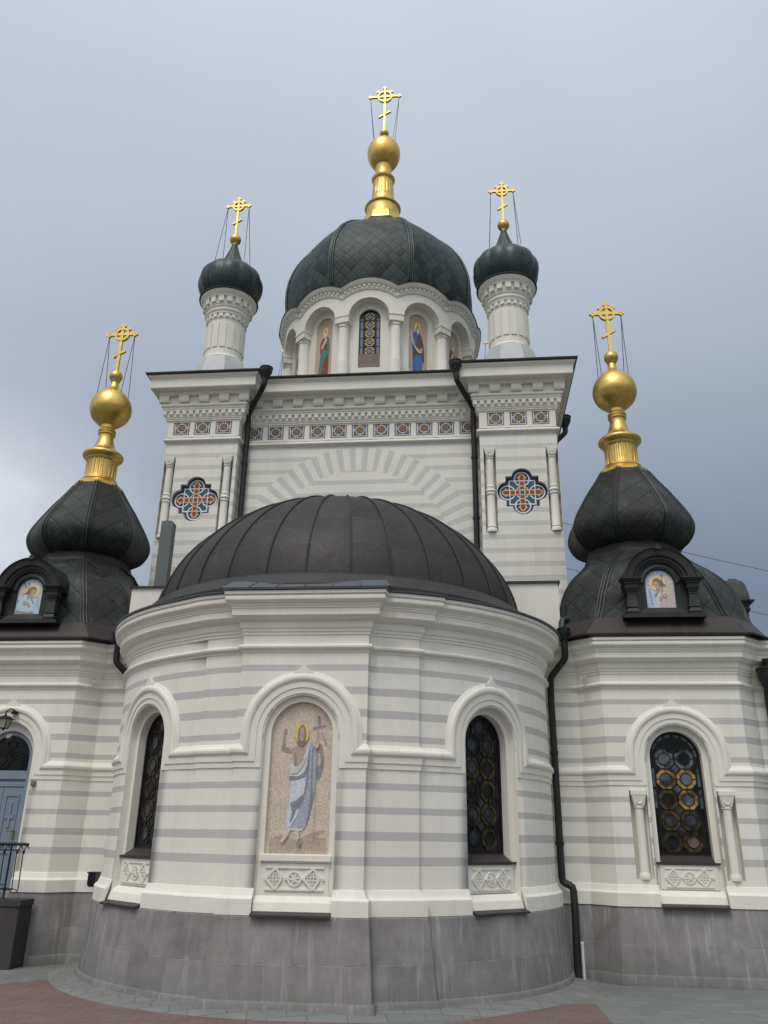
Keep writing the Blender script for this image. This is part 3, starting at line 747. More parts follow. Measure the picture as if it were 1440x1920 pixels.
def make_window(dim=False):
    """recess plane y=0 (towards -y is out of the wall); zb etc. are world heights"""
    f = MB()
    f.holed([(-HW - .06, .95), (HW + .06, .95), (HW + .06, 3.6), (-HW - .06, 3.6)], arch_outline(0, .378, 1.50, 2.97, 24), 0, .16)
    win = f.build('window', M_white, church)
    pn = MB()
    pn.slab([(-.40, 1.175), (.40, 1.175), (.40, 1.49), (-.40, 1.49)], -.02, 0)
    lattice_relief(pn, .33, 1.20, 1.46, -.032, -.02)
    x = HW - .002
    i = [pn.add(p) for p in ((-x, -.02, 1.16), (x, -.02, 1.16), (x, -.10, 1.09), (-x, -.10, 1.09), (x, -.135, .985), (-x, -.135, .985), (x, 0, .985), (-x, 0, .985), (x, 0, 1.16), (-x, 0, 1.16))]
    pn.face([i[3], i[2], i[1], i[0]]); pn.face([i[5], i[4], i[2], i[3]]); pn.face([i[9], i[0], i[1], i[8]])
    pn.build('relief_panel', M_white, win)
    sl = MB()
    def prism(y0, z0, y1, z1, hx, th, flare=0):
        a = [sl.add(p) for p in ((-hx, y0, z0), (hx, y0, z0), (hx + flare, y1, z1), (-hx - flare, y1, z1), (-hx, y0, z0 - th), (hx, y0, z0 - th), (hx + flare, y1, z1 - th), (-hx - flare, y1, z1 - th))]
        for q in ((3, 2, 1, 0), (4, 5, 6, 7), (7, 6, 2, 3), (4, 7, 3, 0), (6, 5, 1, 2)): sl.face([a[k] for k in q])
    prism(.12, 1.62, -.03, 1.53, .376, .02)
    sl.cur = 0
    sl.box(-.445, .445, -.045, .0, 1.502, 1.528)
    i = [sl.add(p) for p in ((-.374, -.03, 1.53), (.374, -.03, 1.53), (.44, -.045, 1.505), (-.44, -.045, 1.505))]
    sl.build('sill', M_brown, win); sl = MB()
    prism(-.10, 1.006, -.235, .968, HW - .004, .022)
    sl.build('ledge', M_brown, win)
    y = .13
    out = arch_outline(0, .376, 1.5, 2.97, 24)
    rows = [1.805, 2.093, 2.381, 2.669, 2.957, 3.19]; cx_ = [[-.1445, .1445]] * 5 + [[0]]
    rr = random.Random(3)
    def pick(ri, ci):  # pale upper and dark lower panes hold reflections put into their colours
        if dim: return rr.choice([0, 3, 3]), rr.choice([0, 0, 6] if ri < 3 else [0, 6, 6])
        if ri >= 4: return (4 if (ri == 4) else 0), (4 if ri == 4 and ci == 0 else 0)
        if ri == 3: return 2, 1
        if ri == 2: return (2 if ci else 3), (1 if ci else 0)
        return 3, (5 if (ri, ci) == (0, 1) else rr.choice([0, 0, 6]))
    gl, ld = stained(rows, cx_, .1425, .086, out, y, pick)
    for z in rows[:4]:
        gl.cur = 6 if dim or z < 2.2 else 1
        gl.slab([(-.06, z + .144), (0, z + .084), (.06, z + .144), (0, z + .204)], y - .0025, y)
    # lead border and its cross bars
    for s_ in (-1, 1):
        ld.bar((s_ * .30, 1.52), (s_ * .30, 2.97), .012, y - .012, y)
        ld.bar((s_ * .362, 1.52), (s_ * .362, 2.97), .03, y - .02, y)
        for z in (1.66, 1.95, 2.25, 2.55, 2.84):
            ld.bar((s_ * .30, z), (s_ * .37, z), .010, y - .0115, y)
            gl.cur = 1 if rr.random() < .6 and (z > 2.2 and not dim) else 0
            gl.slab([(s_ * .305, z + .01), (s_ * .35, z + .01), (s_ * .35, z + .27), (s_ * .305, z + .27)], y - .004, y)
    n = 20
    for r_, wd, yy in ((.30, .012, .0123), (.362, .03, .0203)):
        for k in range(n):
            a, b = math.pi * k / n, math.pi * (k + 1) / n
            ld.bar((r_ * math.cos(a), 2.97 + r_ * math.sin(a)), (r_ * math.cos(b), 2.97 + r_ * math.sin(b)), wd, y - yy - .0002 * (k % 2), y)
    for k in range(1, 8):
        a = math.pi * k / 8; ld.bar((.30 * math.cos(a), 2.97 + .30 * math.sin(a)), (.37 * math.cos(a), 2.97 + .37 * math.sin(a)), .010, y - .0116, y)
        gl.cur = 0 if dim else 1
        b = a - .33
        gl.slab([(.305 * math.cos(a), 2.97 + .305 * math.sin(a)), (.345 * math.cos(a), 2.97 + .345 * math.sin(a)), (.345 * math.cos(b), 2.97 + .345 * math.sin(b)), (.305 * math.cos(b), 2.97 + .305 * math.sin(b))], y - .0045, y)
    ld.bar((-.37, 1.625), (.37, 1.625), .03, y - .022, y)
    ld.bar((-.37, 1.66), (.37, 1.66), .010, y - .0119, y)
    gl.build('glass', GL_ORDER, win, 0); ld.build('lead_cames', M_lead, win, 0)
    return win
win = make_window(); kids(win)
win.location = (GX, BY + .10, 0)
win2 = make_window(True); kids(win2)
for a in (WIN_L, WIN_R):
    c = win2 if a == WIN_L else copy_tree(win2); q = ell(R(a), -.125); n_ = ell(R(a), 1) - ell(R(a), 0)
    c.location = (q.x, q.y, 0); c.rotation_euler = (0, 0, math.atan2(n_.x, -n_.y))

# ================================================================== FRONT NICHE WITH MOSAIC
nf = MB()
nf.holed([(-HW - .05, .95), (HW + .05, .95), (HW + .05, 3.6), (-HW - .05, 3.6)], arch_outline(0, .385, 1.60, 2.97, 24), 0, .07)
niche = nf.build('niche', M_white, church, loc=(BX, YF + .055, 0))
sl = MB()
sl.box(-.42, .42, -.05, 0, 1.525, 1.585); sl.box(-.40, .40, -.03, 0, 1.505, 1.525)
sl.box(-.40, .40, -.012, 0, 1.155, 1.50)
lattice_relief(sl, .345, 1.21, 1.465, -.03, -.012)
x = HW - .002
i = [sl.add(p) for p in ((-x, -.012, 1.155), (x, -.012, 1.155), (x, -.075, 1.09), (-x, -.075, 1.09), (x, -.10, .985), (-x, -.10, .985))]
sl.face([i[3], i[2], i[1], i[0]]); sl.face([i[5], i[4], i[2], i[3]])
sl.build('relief_panel', M_white, niche)
sl = MB()
a = [sl.add(p) for p in ((-x, -.06, 1.008), (x, -.06, 1.008), (x, -.205, .968), (-x, -.205, .968), (-x, -.06, .985), (x, -.06, .985), (x, -.205, .945), (-x, -.205, .945))]
for q in ((3, 2, 1, 0), (4, 5, 6, 7), (7, 6, 2, 3), (4, 7, 3, 0), (6, 5, 1, 2)): sl.face([a[k] for k in q])
sl.build('ledge', M_brown, niche)
order = list(MC)
ms = MB(); ms.cur = order.index('sand'); ms.slab(arch_outline(0, .39, 1.58, 2.97, 24), .06, .08)
# mosaic coordinates: x in -50..50 (panel half width .37), z 0..100 from panel foot to arch top
def zz(z): return z
C_ = [
 ('sand_dark', [(-50, 0), (-50, 9), (-30, 12), (-5, 9), (20, 11), (50, 10), (50, 0)], 0),
 ('sand_dark', [(10, 11), (30, 14), (46, 15), (46, 13.5), (28, 11), (12, 9)], 1),
 ('flag', [(18, 88), (24, 90), (33, 89.5), (43, 89), (44, 80), (42, 78), (46, 70), (40, 72), (32, 78), (22, 83)], 1),
 ('flag_dark', [(28, 90.5), (32, 90), (33, 84), (38, 76), (46, 70), (44, 73), (36, 80), (30, 85)], 1),
 ('flag_dark', [(19, 83.5), (43, 85.5), (43, 83.5), (19, 81.5)], 0),
 ('skin_dark', [(-33, 82.5), (-30, 82), (-28.5, 79), (-31, 78), (-31, 71), (-22, 68.5), (-20, 65.5), (-36, 67.5), (-37, 70), (-35, 77.5)], 1),
 ('skin', [(-18, 69), (-10, 70.5), (-4, 73), (6, 73), (12, 70.5), (14, 64), (8, 58), (-2, 55), (-12, 57.5), (-15, 63), (-19, 67)], 1),
 ('skin_dark', [(-14, 64), (-10, 66), (-8, 60), (-6, 56.5), (-12, 58)], 1),
 ('skin_dark', [(31, 72), (36, 71), (40, 64), (40, 58), (36, 58), (34, 64), (30, 69)], 1),
 ('white_robe', [(12, 72), (7, 66), (0, 59), (-10, 56.5), (-17, 59), (-20, 57), (-20, 49), (-17, 47), (-18, 33), (-22, 27), (-21, 17), (-14, 15), (8, 15), (16, 22), (20, 35), (22, 60), (20, 71)], 1),
 ('blue_robe', [(14, 71.5), (22, 71), (27, 69), (28, 60), (28, 48), (25, 36), (18, 28), (12, 17), (-6, 16), (-14, 18), (2, 30), (8, 40), (10, 55)], 1),
 ('slate', [(36, 60), (40, 60), (38, 54), (34, 49), (30, 49), (28, 58), (32, 57)], 1),
 ('slate', [(12, 65), (15, 66), (14, 50), (12, 42), (6, 33), (0, 29), (6, 36), (10, 46)], 1),
 ('slate', [(19, 67), (21, 67), (21, 48), (24, 38), (20, 27), (14, 18), (17, 28), (19, 40)], 1),
 ('slate', [(-16, 32), (-6, 34), (6, 38), (0, 30), (-10, 19), (-16, 19), (-12, 26)], 1),
 ('white_robe', [(-21, 18), (-15, 17), (-6, 22), (0, 28), (-4, 28), (-10, 22), (-16, 19.5)], 1),
 ('slate', [(-4, 50), (8, 50), (12, 58), (6, 53), (-6, 49.5)], 1),
 ('pale', [(-19, 52), (-8, 52), (2, 56), (10, 64), (7, 63), (-2, 57), (-10, 54.5)], 1),
 ('slate', [(-20, 48.5), (-8, 48), (4, 50), (-8, 50), (-19, 50)], 1),
 ('gold', [(13 * math.cos(k * math.pi / 8) - 1, 79 + 7.4 * math.sin(k * math.pi / 8)) for k in range(16)], 1),
 ('hair', [(-8, 73), (-8.5, 79), (-6, 83.5), (-1, 85), (4, 83.5), (6.5, 79), (6, 73), (3, 71), (-5, 71)], 1),
 ('skin', [(-5, 79), (-3.5, 82.5), (-.8, 83.3), (2, 82.5), (3.5, 79), (2.5, 74.5), (-.8, 72.8), (-4, 74.5)], 1),
 ('hair', [(-3.8, 75), (-.8, 73.5), (2.3, 75), (1.5, 71.2), (-.8, 70), (-3, 71.2)], 1),
 ('skin_dark', [(-3.8, 79.6), (-1.6, 79.6), (-1.6, 79.0), (-3.8, 79.0)], 0), ('skin_dark', [(.2, 79.6), (2.4, 79.6), (2.4, 79.0), (.2, 79.0)], 0),
 ('skin_dark', [(-1.2, 79), (-.4, 79), (-.2, 76.6), (-1.5, 76.6)], 0),
 ('pale', [(-30, 8), (-24, 12), (-16, 16), (-13, 15), (-20, 10), (-27, 7)], 1),
 ('pale', [(-5, 16), (1, 16), (3, 11), (6, 7), (2, 5), (-3, 9)], 1),
 ('skin_dark', [(0, 9), (5, 9.5), (7, 7), (3, 4.5), (-1, 6.5)], 1),
 ('slate', [(27.8, 92), (28.7, 92), (29.0, 8), (28.2, 8)], 0), ('ink', [(25, 90.5), (31.5, 90.9), (31.5, 90.3), (25, 89.9)], 0),
 ('skin_pale', [(24, 73), (30, 73.5), (31, 70), (26, 68.5), (23, 70)], 1),
]
figure(ms, C_, (.0068, .0174), 0, 1.60, .06, MC, order)
ms.build('mosaic', [MC[k] for k in order], niche, 0)

# ================================================================== CHAPELS
for sx in (1, -1):
    cx_ = sx * GX
    w_ = MB(); p = chapel_path(sx)
    # straight runs without the front face
    if sx > 0: runs = [p[0:3], p[3:]]
    else: runs = [p[0:4], p[4:]]
    for rn in runs: w_.sweep(rn, [(0, ZW0), (0, ZW1)])
    ohw = HW if sx > 0 else .50
    bw = .495 if sx > 0 else 1.02
    if sx > 0:
        for s_ in (-1, 1):
            def fq(u0, u1, z0, z1, y=0.0):
                a_, b2_ = sorted((cx_ + s_ * u0, cx_ + s_ * u1)); w_.quad((a_, BY + y, z0), (b2_, BY + y, z0), (b2_, BY + y, z1), (a_, BY + y, z1))
            fq(.745, 1.02, ZW0, ZW1); fq(.495, .745, ZW0, 1.30); fq(.495, .745, 2.49, ZW1)
            w_.cur = 1; fq(.495, .745, 1.30, 2.49, .13)
            for u in (.495, .745):
                x_ = cx_ + s_ * u; q = [(x_, BY, 1.30), (x_, BY + .13, 1.30), (x_, BY + .13, 2.49), (x_, BY, 2.49)]
                w_.quad(*(q if (s_ > 0) == (u < .6) else q[::-1]))
            a_, b2_ = sorted((cx_ + s_ * .495, cx_ + s_ * .745))
            w_.quad((a_, BY, 1.30), (b2_, BY, 1.30), (b2_, BY + .13, 1.30), (a_, BY + .13, 1.30)); w_.quad((a_, BY + .13, 2.49), (b2_, BY + .13, 2.49), (b2_, BY, 2.49), (a_, BY, 2.49)); w_.cur = 0
    arch_bay(w_, flat(cx_, BY), -bw, bw, ZW0, ZW1, 0, ohw, ZW0, 2.97, .13, rev=1)
    chap = w_.build('chapel_wall', [M_low, M_white], church)
    m_ = MB()
    archivolt(m_, flat(cx_, BY), -1.0, 1.0)
    m_.sweep(runs[0] + [(runs[0][-1][0] + .02, BY)], STR, caps=False); m_.sweep([(runs[1][0][0] - .02, BY)] + runs[1], STR, caps=False)
    m_.build('string_course', M_white, chap, 20)
    b_ = MB(); fr = [(cx_ - 1.02, BY), (cx_ - ohw, BY)], [(cx_ + ohw, BY), (cx_ + 1.02, BY)]
    b_.sweep(runs[0] + [fr[0][1]], BASE); b_.build('base_moulding', M_white, chap); b_ = MB(); b_.sweep([fr[1][0]] + runs[1], BASE); b_.build('base_moulding', M_white, chap)
    k_ = MB(); k_.sweep(p, CORN); k_.sweep(p, TOPSTR); k_.build('cornice', M_white, chap)
    r_ = MB(); r_.sweep(p, [(.225, 4.722), (.275, 4.724), (.28, 4.742), (.25, 4.75), (-.3, 4.80)])
    q = [(x_, y_, 4.80) for x_, y_ in ((sx * 3.0, 13.5), (sx * 7.25, 13.5), (sx * 7.25, 28.8), (sx * 3.0, 28.8))]
    r_.quad(*(q if sx > 0 else q[::-1])); r_.build('eave_flashing', M_dark, chap)
    if sx > 0:
        for s_ in (-1, 1):
            # colonnette set in a niche beside the window
            cl = MB(); ux = cx_ + s_ * .62
            cl.tf = lambda v, ux=ux: Vector((ux + v.x * .95, BY + .045 + v.y * .95, v.z))
            cl.lathe([(.0, 1.30), (.085, 1.30), (.088, 1.335), (.08, 1.37), (.07, 1.385), (.068, 1.40), (.066, 2.22), (.068, 2.24), (.08, 2.25), (.082, 2.262), (.07, 2.275), (.0, 2.275)], 20)
            for k, (h0, h1, z0, z1) in enumerate(((.068, .088, 2.275, 2.34), (.088, .105, 2.34, 2.43))):
                v8 = [cl.add((x_ * h, y_ * h, z_)) for h, z_ in ((h0, z0), (h1, z1)) for x_, y_ in ((-1, -1), (1, -1), (1, 1), (-1, 1))]
                for e in range(4): cl.face([v8[e], v8[(e + 1) % 4], v8[4 + (e + 1) % 4], v8[4 + e]])
            cl.box(-.115, .115, -.11, .1, 2.43, 2.49)
            cl.ring(0, 2.35, .03, .045, -.095, -.07, 12)
            cl.build('colonnette', M_white, chap)
    else:
        # blue grey double-panelled door with a traceried fanlight
        d_ = MB(); d_.holed([(-.56, .90), (.56, .90), (.56, 3.6), (-.56, 3.6)], arch_outline(0, .415, .92, 2.90, 24), .0, .12)
        door_s = d_.build('door_surround', M_white, church, loc=(cx_, BY + .10, 0))
        f_ = MB(); f_.holed(arch_outline(0, .413, .93, 2.90, 24), arch_outline(0, .345, .96, 2.90, 24), -.02, .06)
        door = f_.build('door', M_blue, church, loc=(cx_, BY + .16, 0))
        lf = MB()
        lf.box(-.345, .345, .02, .06, .94, 2.70)
        for s_ in (-1, 1):
            lf.box(s_ * .172 - .168, s_ * .172 + .168, -.005, .02, .95, 2.44)
            for z0, z1 in ((1.05, 1.50), (1.62, 2.34)):
                x0, x1 = s_ * .172 - .115, s_ * .172 + .115
                for bx in ((x0, x1, z0, z0 + .025), (x0, x1, z1 - .025, z1), (x0, x0 + .025, z0 + .025, z1 - .025), (x1 - .025, x1, z0 + .025, z1 - .025)): lf.box(bx[0], bx[1], -.02, -.005, bx[2], bx[3])
            lf.box(s_ * .172 - .02, s_ * .172 + .02, -.024, -.005, 1.85, 2.22); lf.box(s_ * .172 - .075, s_ * .172 + .075, -.022, -.005, 1.98, 2.04)
        lf.box(-.345, .345, -.012, .02, 2.46, 2.53); lf.box(-.345, .345, -.022, .02, 2.57, 2.70)
        lf.build('door_leaf', M_blue, door)
        h_ = MB(); h_.box(.275, .30, -.035, -.02, 1.70, 1.82); h_.tube([(.287, -.02, 1.80), (.287, -.07, 1.80), (.20, -.075, 1.80)], .009, 6)
        h_.build('handle', M_bronze, door)
        gl = MB(); gl.slab(arch_outline(0, .343, 2.70, 2.90, 20), .035, .05); gl.build('fanlight_glass', M_gdark, door, 0)
        ld = MB()
        for x_, z_, r__ in ((-.15, 2.87, .085), (.15, 2.87, .085), (0, 3.10, .075), (-.15, 2.87, .14), (.15, 2.87, .14)): ld.ring(x_, z_, r__ - .006, r__ + .006, .02, .035, 22)
        for p0, p1 in (((0, 2.70), (0, 3.02)), ((-.34, 2.87), (-.235, 2.87)), ((.235, 2.87), (.34, 2.87)), ((-.065, 2.87), (.065, 2.87)), ((-.12, 2.70), (0, 2.80)), ((.12, 2.70), (0, 2.80))): ld.bar(p0, p1, .011, .021, .035)
        ld.build('fanlight_tracery', M_iron, door)

# ---------------------------------------------------------------- chapel roofs (bell skirt, bulb, gilded spire)
def octo(rows_, mb, n8=4):
    """rows_: (apothem, z, k) where half face width = k * apothem; wide faces look to the four sides"""
    rr = []; uu = []; v = 0; prev = None
    for a, z, k in rows_:
        h = k * a
        pts = [(-h, -a), (h, -a), (a, -h), (a, h), (h, a), (-h, a), (-a, h), (-a, -h)]
        if prev: v += math.hypot(a - prev[0], z - prev[1])
        prev = (a, z); rr.append(([(x, y, z) for x, y in pts], v, h))
    for i in range(8):
        g_ = []; u_ = []
        for pts, v, h in rr:
            p, q = Vector(pts[i]), Vector(pts[(i + 1) % 8]); L = (q - p).length
            g_.append([p.lerp(q, j / n8) for j in range(n8 + 1)]); u_.append([(L * (j / n8 - .5) + i * 7.13, v) for j in range(n8 + 1)])
        mb.grid(g_, False, u_)
    return rr
def octo2(rows_, mb, n8=4):
    """like octo, for (side apothem, front apothem, half front face, z)"""
    rr = []; uu = []; v = 0; prev = None
    for ax, ay, h, z in rows_:
        hy = ay - (ax - h)
        pts = [(-h, -ay), (h, -ay), (ax, -hy), (ax, hy), (h, ay), (-h, ay), (-ax, hy), (-ax, -hy)]
        if prev: v += math.hypot(ay - prev[0], z - prev[1])
        prev = (ay, z); rr.append(([(x, y, z) for x, y in pts], v, h))
    for i in range(8):
        g_ = []; u_ = []
        for pts, v, h in rr:
            p, q = Vector(pts[i]), Vector(pts[(i + 1) % 8]); L = (q - p).length
            g_.append([p.lerp(q, j / n8) for j in range(n8 + 1)]); u_.append([(L * (j / n8 - .5) + i * 7.13, v) for j in range(n8 + 1)])
        mb.grid(g_, False, u_)
    return rr
def edge_ribs(mb, rr, rad=.022, gap=.05, inset=.0):
    for i in range(8):
        for s_ in (-1, 1):
            pts = []
            for P, v, h in rr:
                p = Vector(P[i]); q = Vector(P[(i + (1 if s_ > 0 else -1)) % 8]); dd = (q - p); L = dd.length
                pts.append(p + dd.normalized() * min(gap, L * .3))
            mb.tube(pts, rad, 6)
        mb.tube([Vector(P[i]) * 1.0 for P, v, h in rr], rad * 1.25, 6)
def make_cross(name, h, arm, wd, parent, loc, thick=.05, wires=None):
    """Orthodox cross, foot at z=0, height h; flat three-lobed ends and a ring"""
    b = MB(); t = thick / 2; za = h * .765; zb_ = h * .875; zsl = h * .36
    e = wd * 1.25
    b.box(-wd / 2, wd / 2, -t, t, 0, h - e); b.box(-arm + e, arm - e, -t * .94, t * .94, za - wd / 2, za + wd / 2)
    s2 = arm * .50
    b.box(-s2 + e * .8, s2 - e * .8, -t * .9, t * .9, zb_ - wd * .45, zb_ + wd * .45)
    b.bar((-arm * .36, zsl - arm * .22), (arm * .36, zsl + arm * .22), wd * .75, -t * 1.1, t * 1.1)
    def trefoil(x, z, dx_, dz_, s_=1.0):
        r = wd * .62 * s_
        for k, (ox, oz) in enumerate(((dx_ * r * 1.2, dz_ * r * 1.2), (dz_ * r, dx_ * r), (-dz_ * r, -dx_ * r))):
            c_ = (x + ox, z + oz)
            b.slab([(c_[0] + r * .8 * math.cos(q * math.pi / 6), c_[1] + r * .8 * math.sin(q * math.pi / 6)) for q in range(12)], -t - .001 * (k + 1), t)
    trefoil(-arm + e, za, -1, 0); trefoil(arm - e, za, 1, 0); trefoil(0, h - e, 0, 1); trefoil(-s2 + e * .8, zb_, -1, 0, .85); trefoil(s2 - e * .8, zb_, 1, 0, .85)
    rr_ = arm * .40
    n = 24
    b.ring(0, za, rr_ - wd * .38, rr_ + wd * .38, -t * 1.2, t * 1.2, n)
    b.ring(0, za, rr_ + wd * .38, rr_ - wd * .38, t * 1.2, -t * 1.2, n)
    o = b.build(name, M_gold, parent, 30, loc=loc)
    if wires:
        wb = MB()
        for s_ in (-1, 1):
            top = Vector((s_ * (arm - e), 0, za - wd * .4))
            for yy in (-1, 1):
                ft = Vector((s_ * wires[0], yy * wires[0] * .75, wires[1])); mid = top.lerp(ft, .35) if yy > 0 else top.lerp(ft, .62)
                wb.tube([top, top.lerp(ft, .35) + Vector((0, 0, -.01)), top.lerp(ft, .7) + Vector((0, 0, -.012)), ft], .0075, 5)
                for k in (.3, .62):
                    c_ = top.lerp(ft, k + .04 * yy); wb.lathe([(0, c_.z - .02), (.014, c_.z), (0, c_.z + .02)], 6, (c_.x, c_.y))
        wb.tf = None
        wo_ = wb.build('guy_wires', M_wire, parent, 0, loc=loc)
    return o
def fluted(n, zlo, zhi, depth=.05):
    def f(a, z, r):
        if zlo <= z <= zhi: return r * (1 - depth * (1 if (a * n / (2 * math.pi)) % 1.0 < .5 else 0))
        return r
    return f
def make_chapel_roof():
    """local origin on the chapel axis at ground level"""
    sk_ = MB()
    band = MB()
    octo2([(1.59, 1.985, 1.245, 4.735), (1.595, 1.99, 1.25, 4.765), (1.57, 1.96, 1.22, 4.785), (1.515, 1.78, 1.02, 5.06), (1.505, 1.765, 1.01, 5.075), (1.45, 1.70, .96, 5.08)], band, 2)
    rr = octo2(spline([(1.50, 1.755, 1.0, 5.07), (1.49, 1.70, .945, 5.22), (1.46, 1.645, .885, 5.46), (1.38, 1.57, .81, 5.69), (1.24, 1.46, .72, 5.92), (1.05, 1.29, .61, 6.12), (.92, 1.07, .49, 6.30), (.86, .92, .40, 6.44), (.83, .85, .355, 6.52)], 3), sk_)
    skirt = sk_.build('chapel_roof', [M_tiles2], church, 25)
    eb = MB(); edge_ribs(eb, rr, .016, .055); eb.build('skirt_ribs', M_copperdark, skirt)
    band.build('skirt_band', M_brownmetal, skirt, 20)
    nk = MB(); octo([(.86, 6.50, .414), (.80, 6.58, .414), (.78, 6.66, .414), (.80, 6.72, .414)], nk); nk.build('neck', M_dark, skirt, 25)
    bb = MB()
    prof = spline([(.78, 6.68, .414), (.92, 6.77, .414), (1.02, 6.92, .414), (1.058, 7.08, .414), (1.03, 7.24, .414), (.95, 7.42, .414), (.83, 7.64, .414), (.71, 7.85, .414), (.58, 8.05, .414), (.44, 8.29, .414)], 4)
    r2_ = octo(prof, bb); bulb = bb.build('bulb', M_tiles2, skirt, 25)
    eb = MB(); edge_ribs(eb, r2_, .017, .05)
    eb.build('bulb_ribs', M_copperdark, skirt)
    sp = MB()
    octo([(.45, 8.27, .414), (.45, 8.32, .414), (.40, 8.36, .414), (.36, 8.40, .414), (.0, 8.40, .414)], sp, 1)
    sp.lathe([(.35, 8.39), (.36, 8.43), (.33, 8.48), (.315, 8.5)], 40)
    fl = fluted(22, 8.5, 8.86, .045)
    sp.lathe([(.315, 8.5), (.310, 8.52), (.308, 8.86), (.312, 8.88)], 176, rmod=fl)
    sp.lathe([(.312, 8.87), (.33, 8.89), (.335, 8.92), (.375, 8.95), (.405, 8.985), (.41, 9.02), (.395, 9.05), (.36, 9.07), (.29, 9.11), (.235, 9.18), (.19, 9.28), (.155, 9.40), (.145, 9.48), (.15, 9.50), (.175, 9.515), (.178, 9.54), (.15, 9.555), (.15, 9.57), (.178, 9.585), (.18, 9.61), (.155, 9.63), (.145, 9.66), (.15, 9.74)], 40)
    ball = spline([(.15, 9.72), (.24, 9.78), (.36, 9.90), (.42, 10.04), (.428, 10.16), (.40, 10.29), (.33, 10.42), (.22, 10.53), (.13, 10.62), (.09, 10.71), (.075, 10.78)], 4)
    sp.lathe(ball, 40)
    sp.lathe([(.075, 10.77), (.09, 10.79)] + [(.142 * math.sin(math.pi * k / 12), 10.93 - .142 * math.cos(math.pi * k / 12)) for k in range(3, 13)], 24)
    spire = sp.build('spire', M_gold, skirt, 35)
    make_cross('cross', 1.24, .36, .058, skirt, (0, 0, 11.05), .055, (.26, -.62))
    return skirt
roof = make_chapel_roof(); kids(roof)
roof.location = (GX, GY, 0)
for x_, y_ in ((-GX, GY), (-GX, 27.0), (GX, 27.0)):
    c = copy_tree(roof); c.location = (x_, y_, 0)

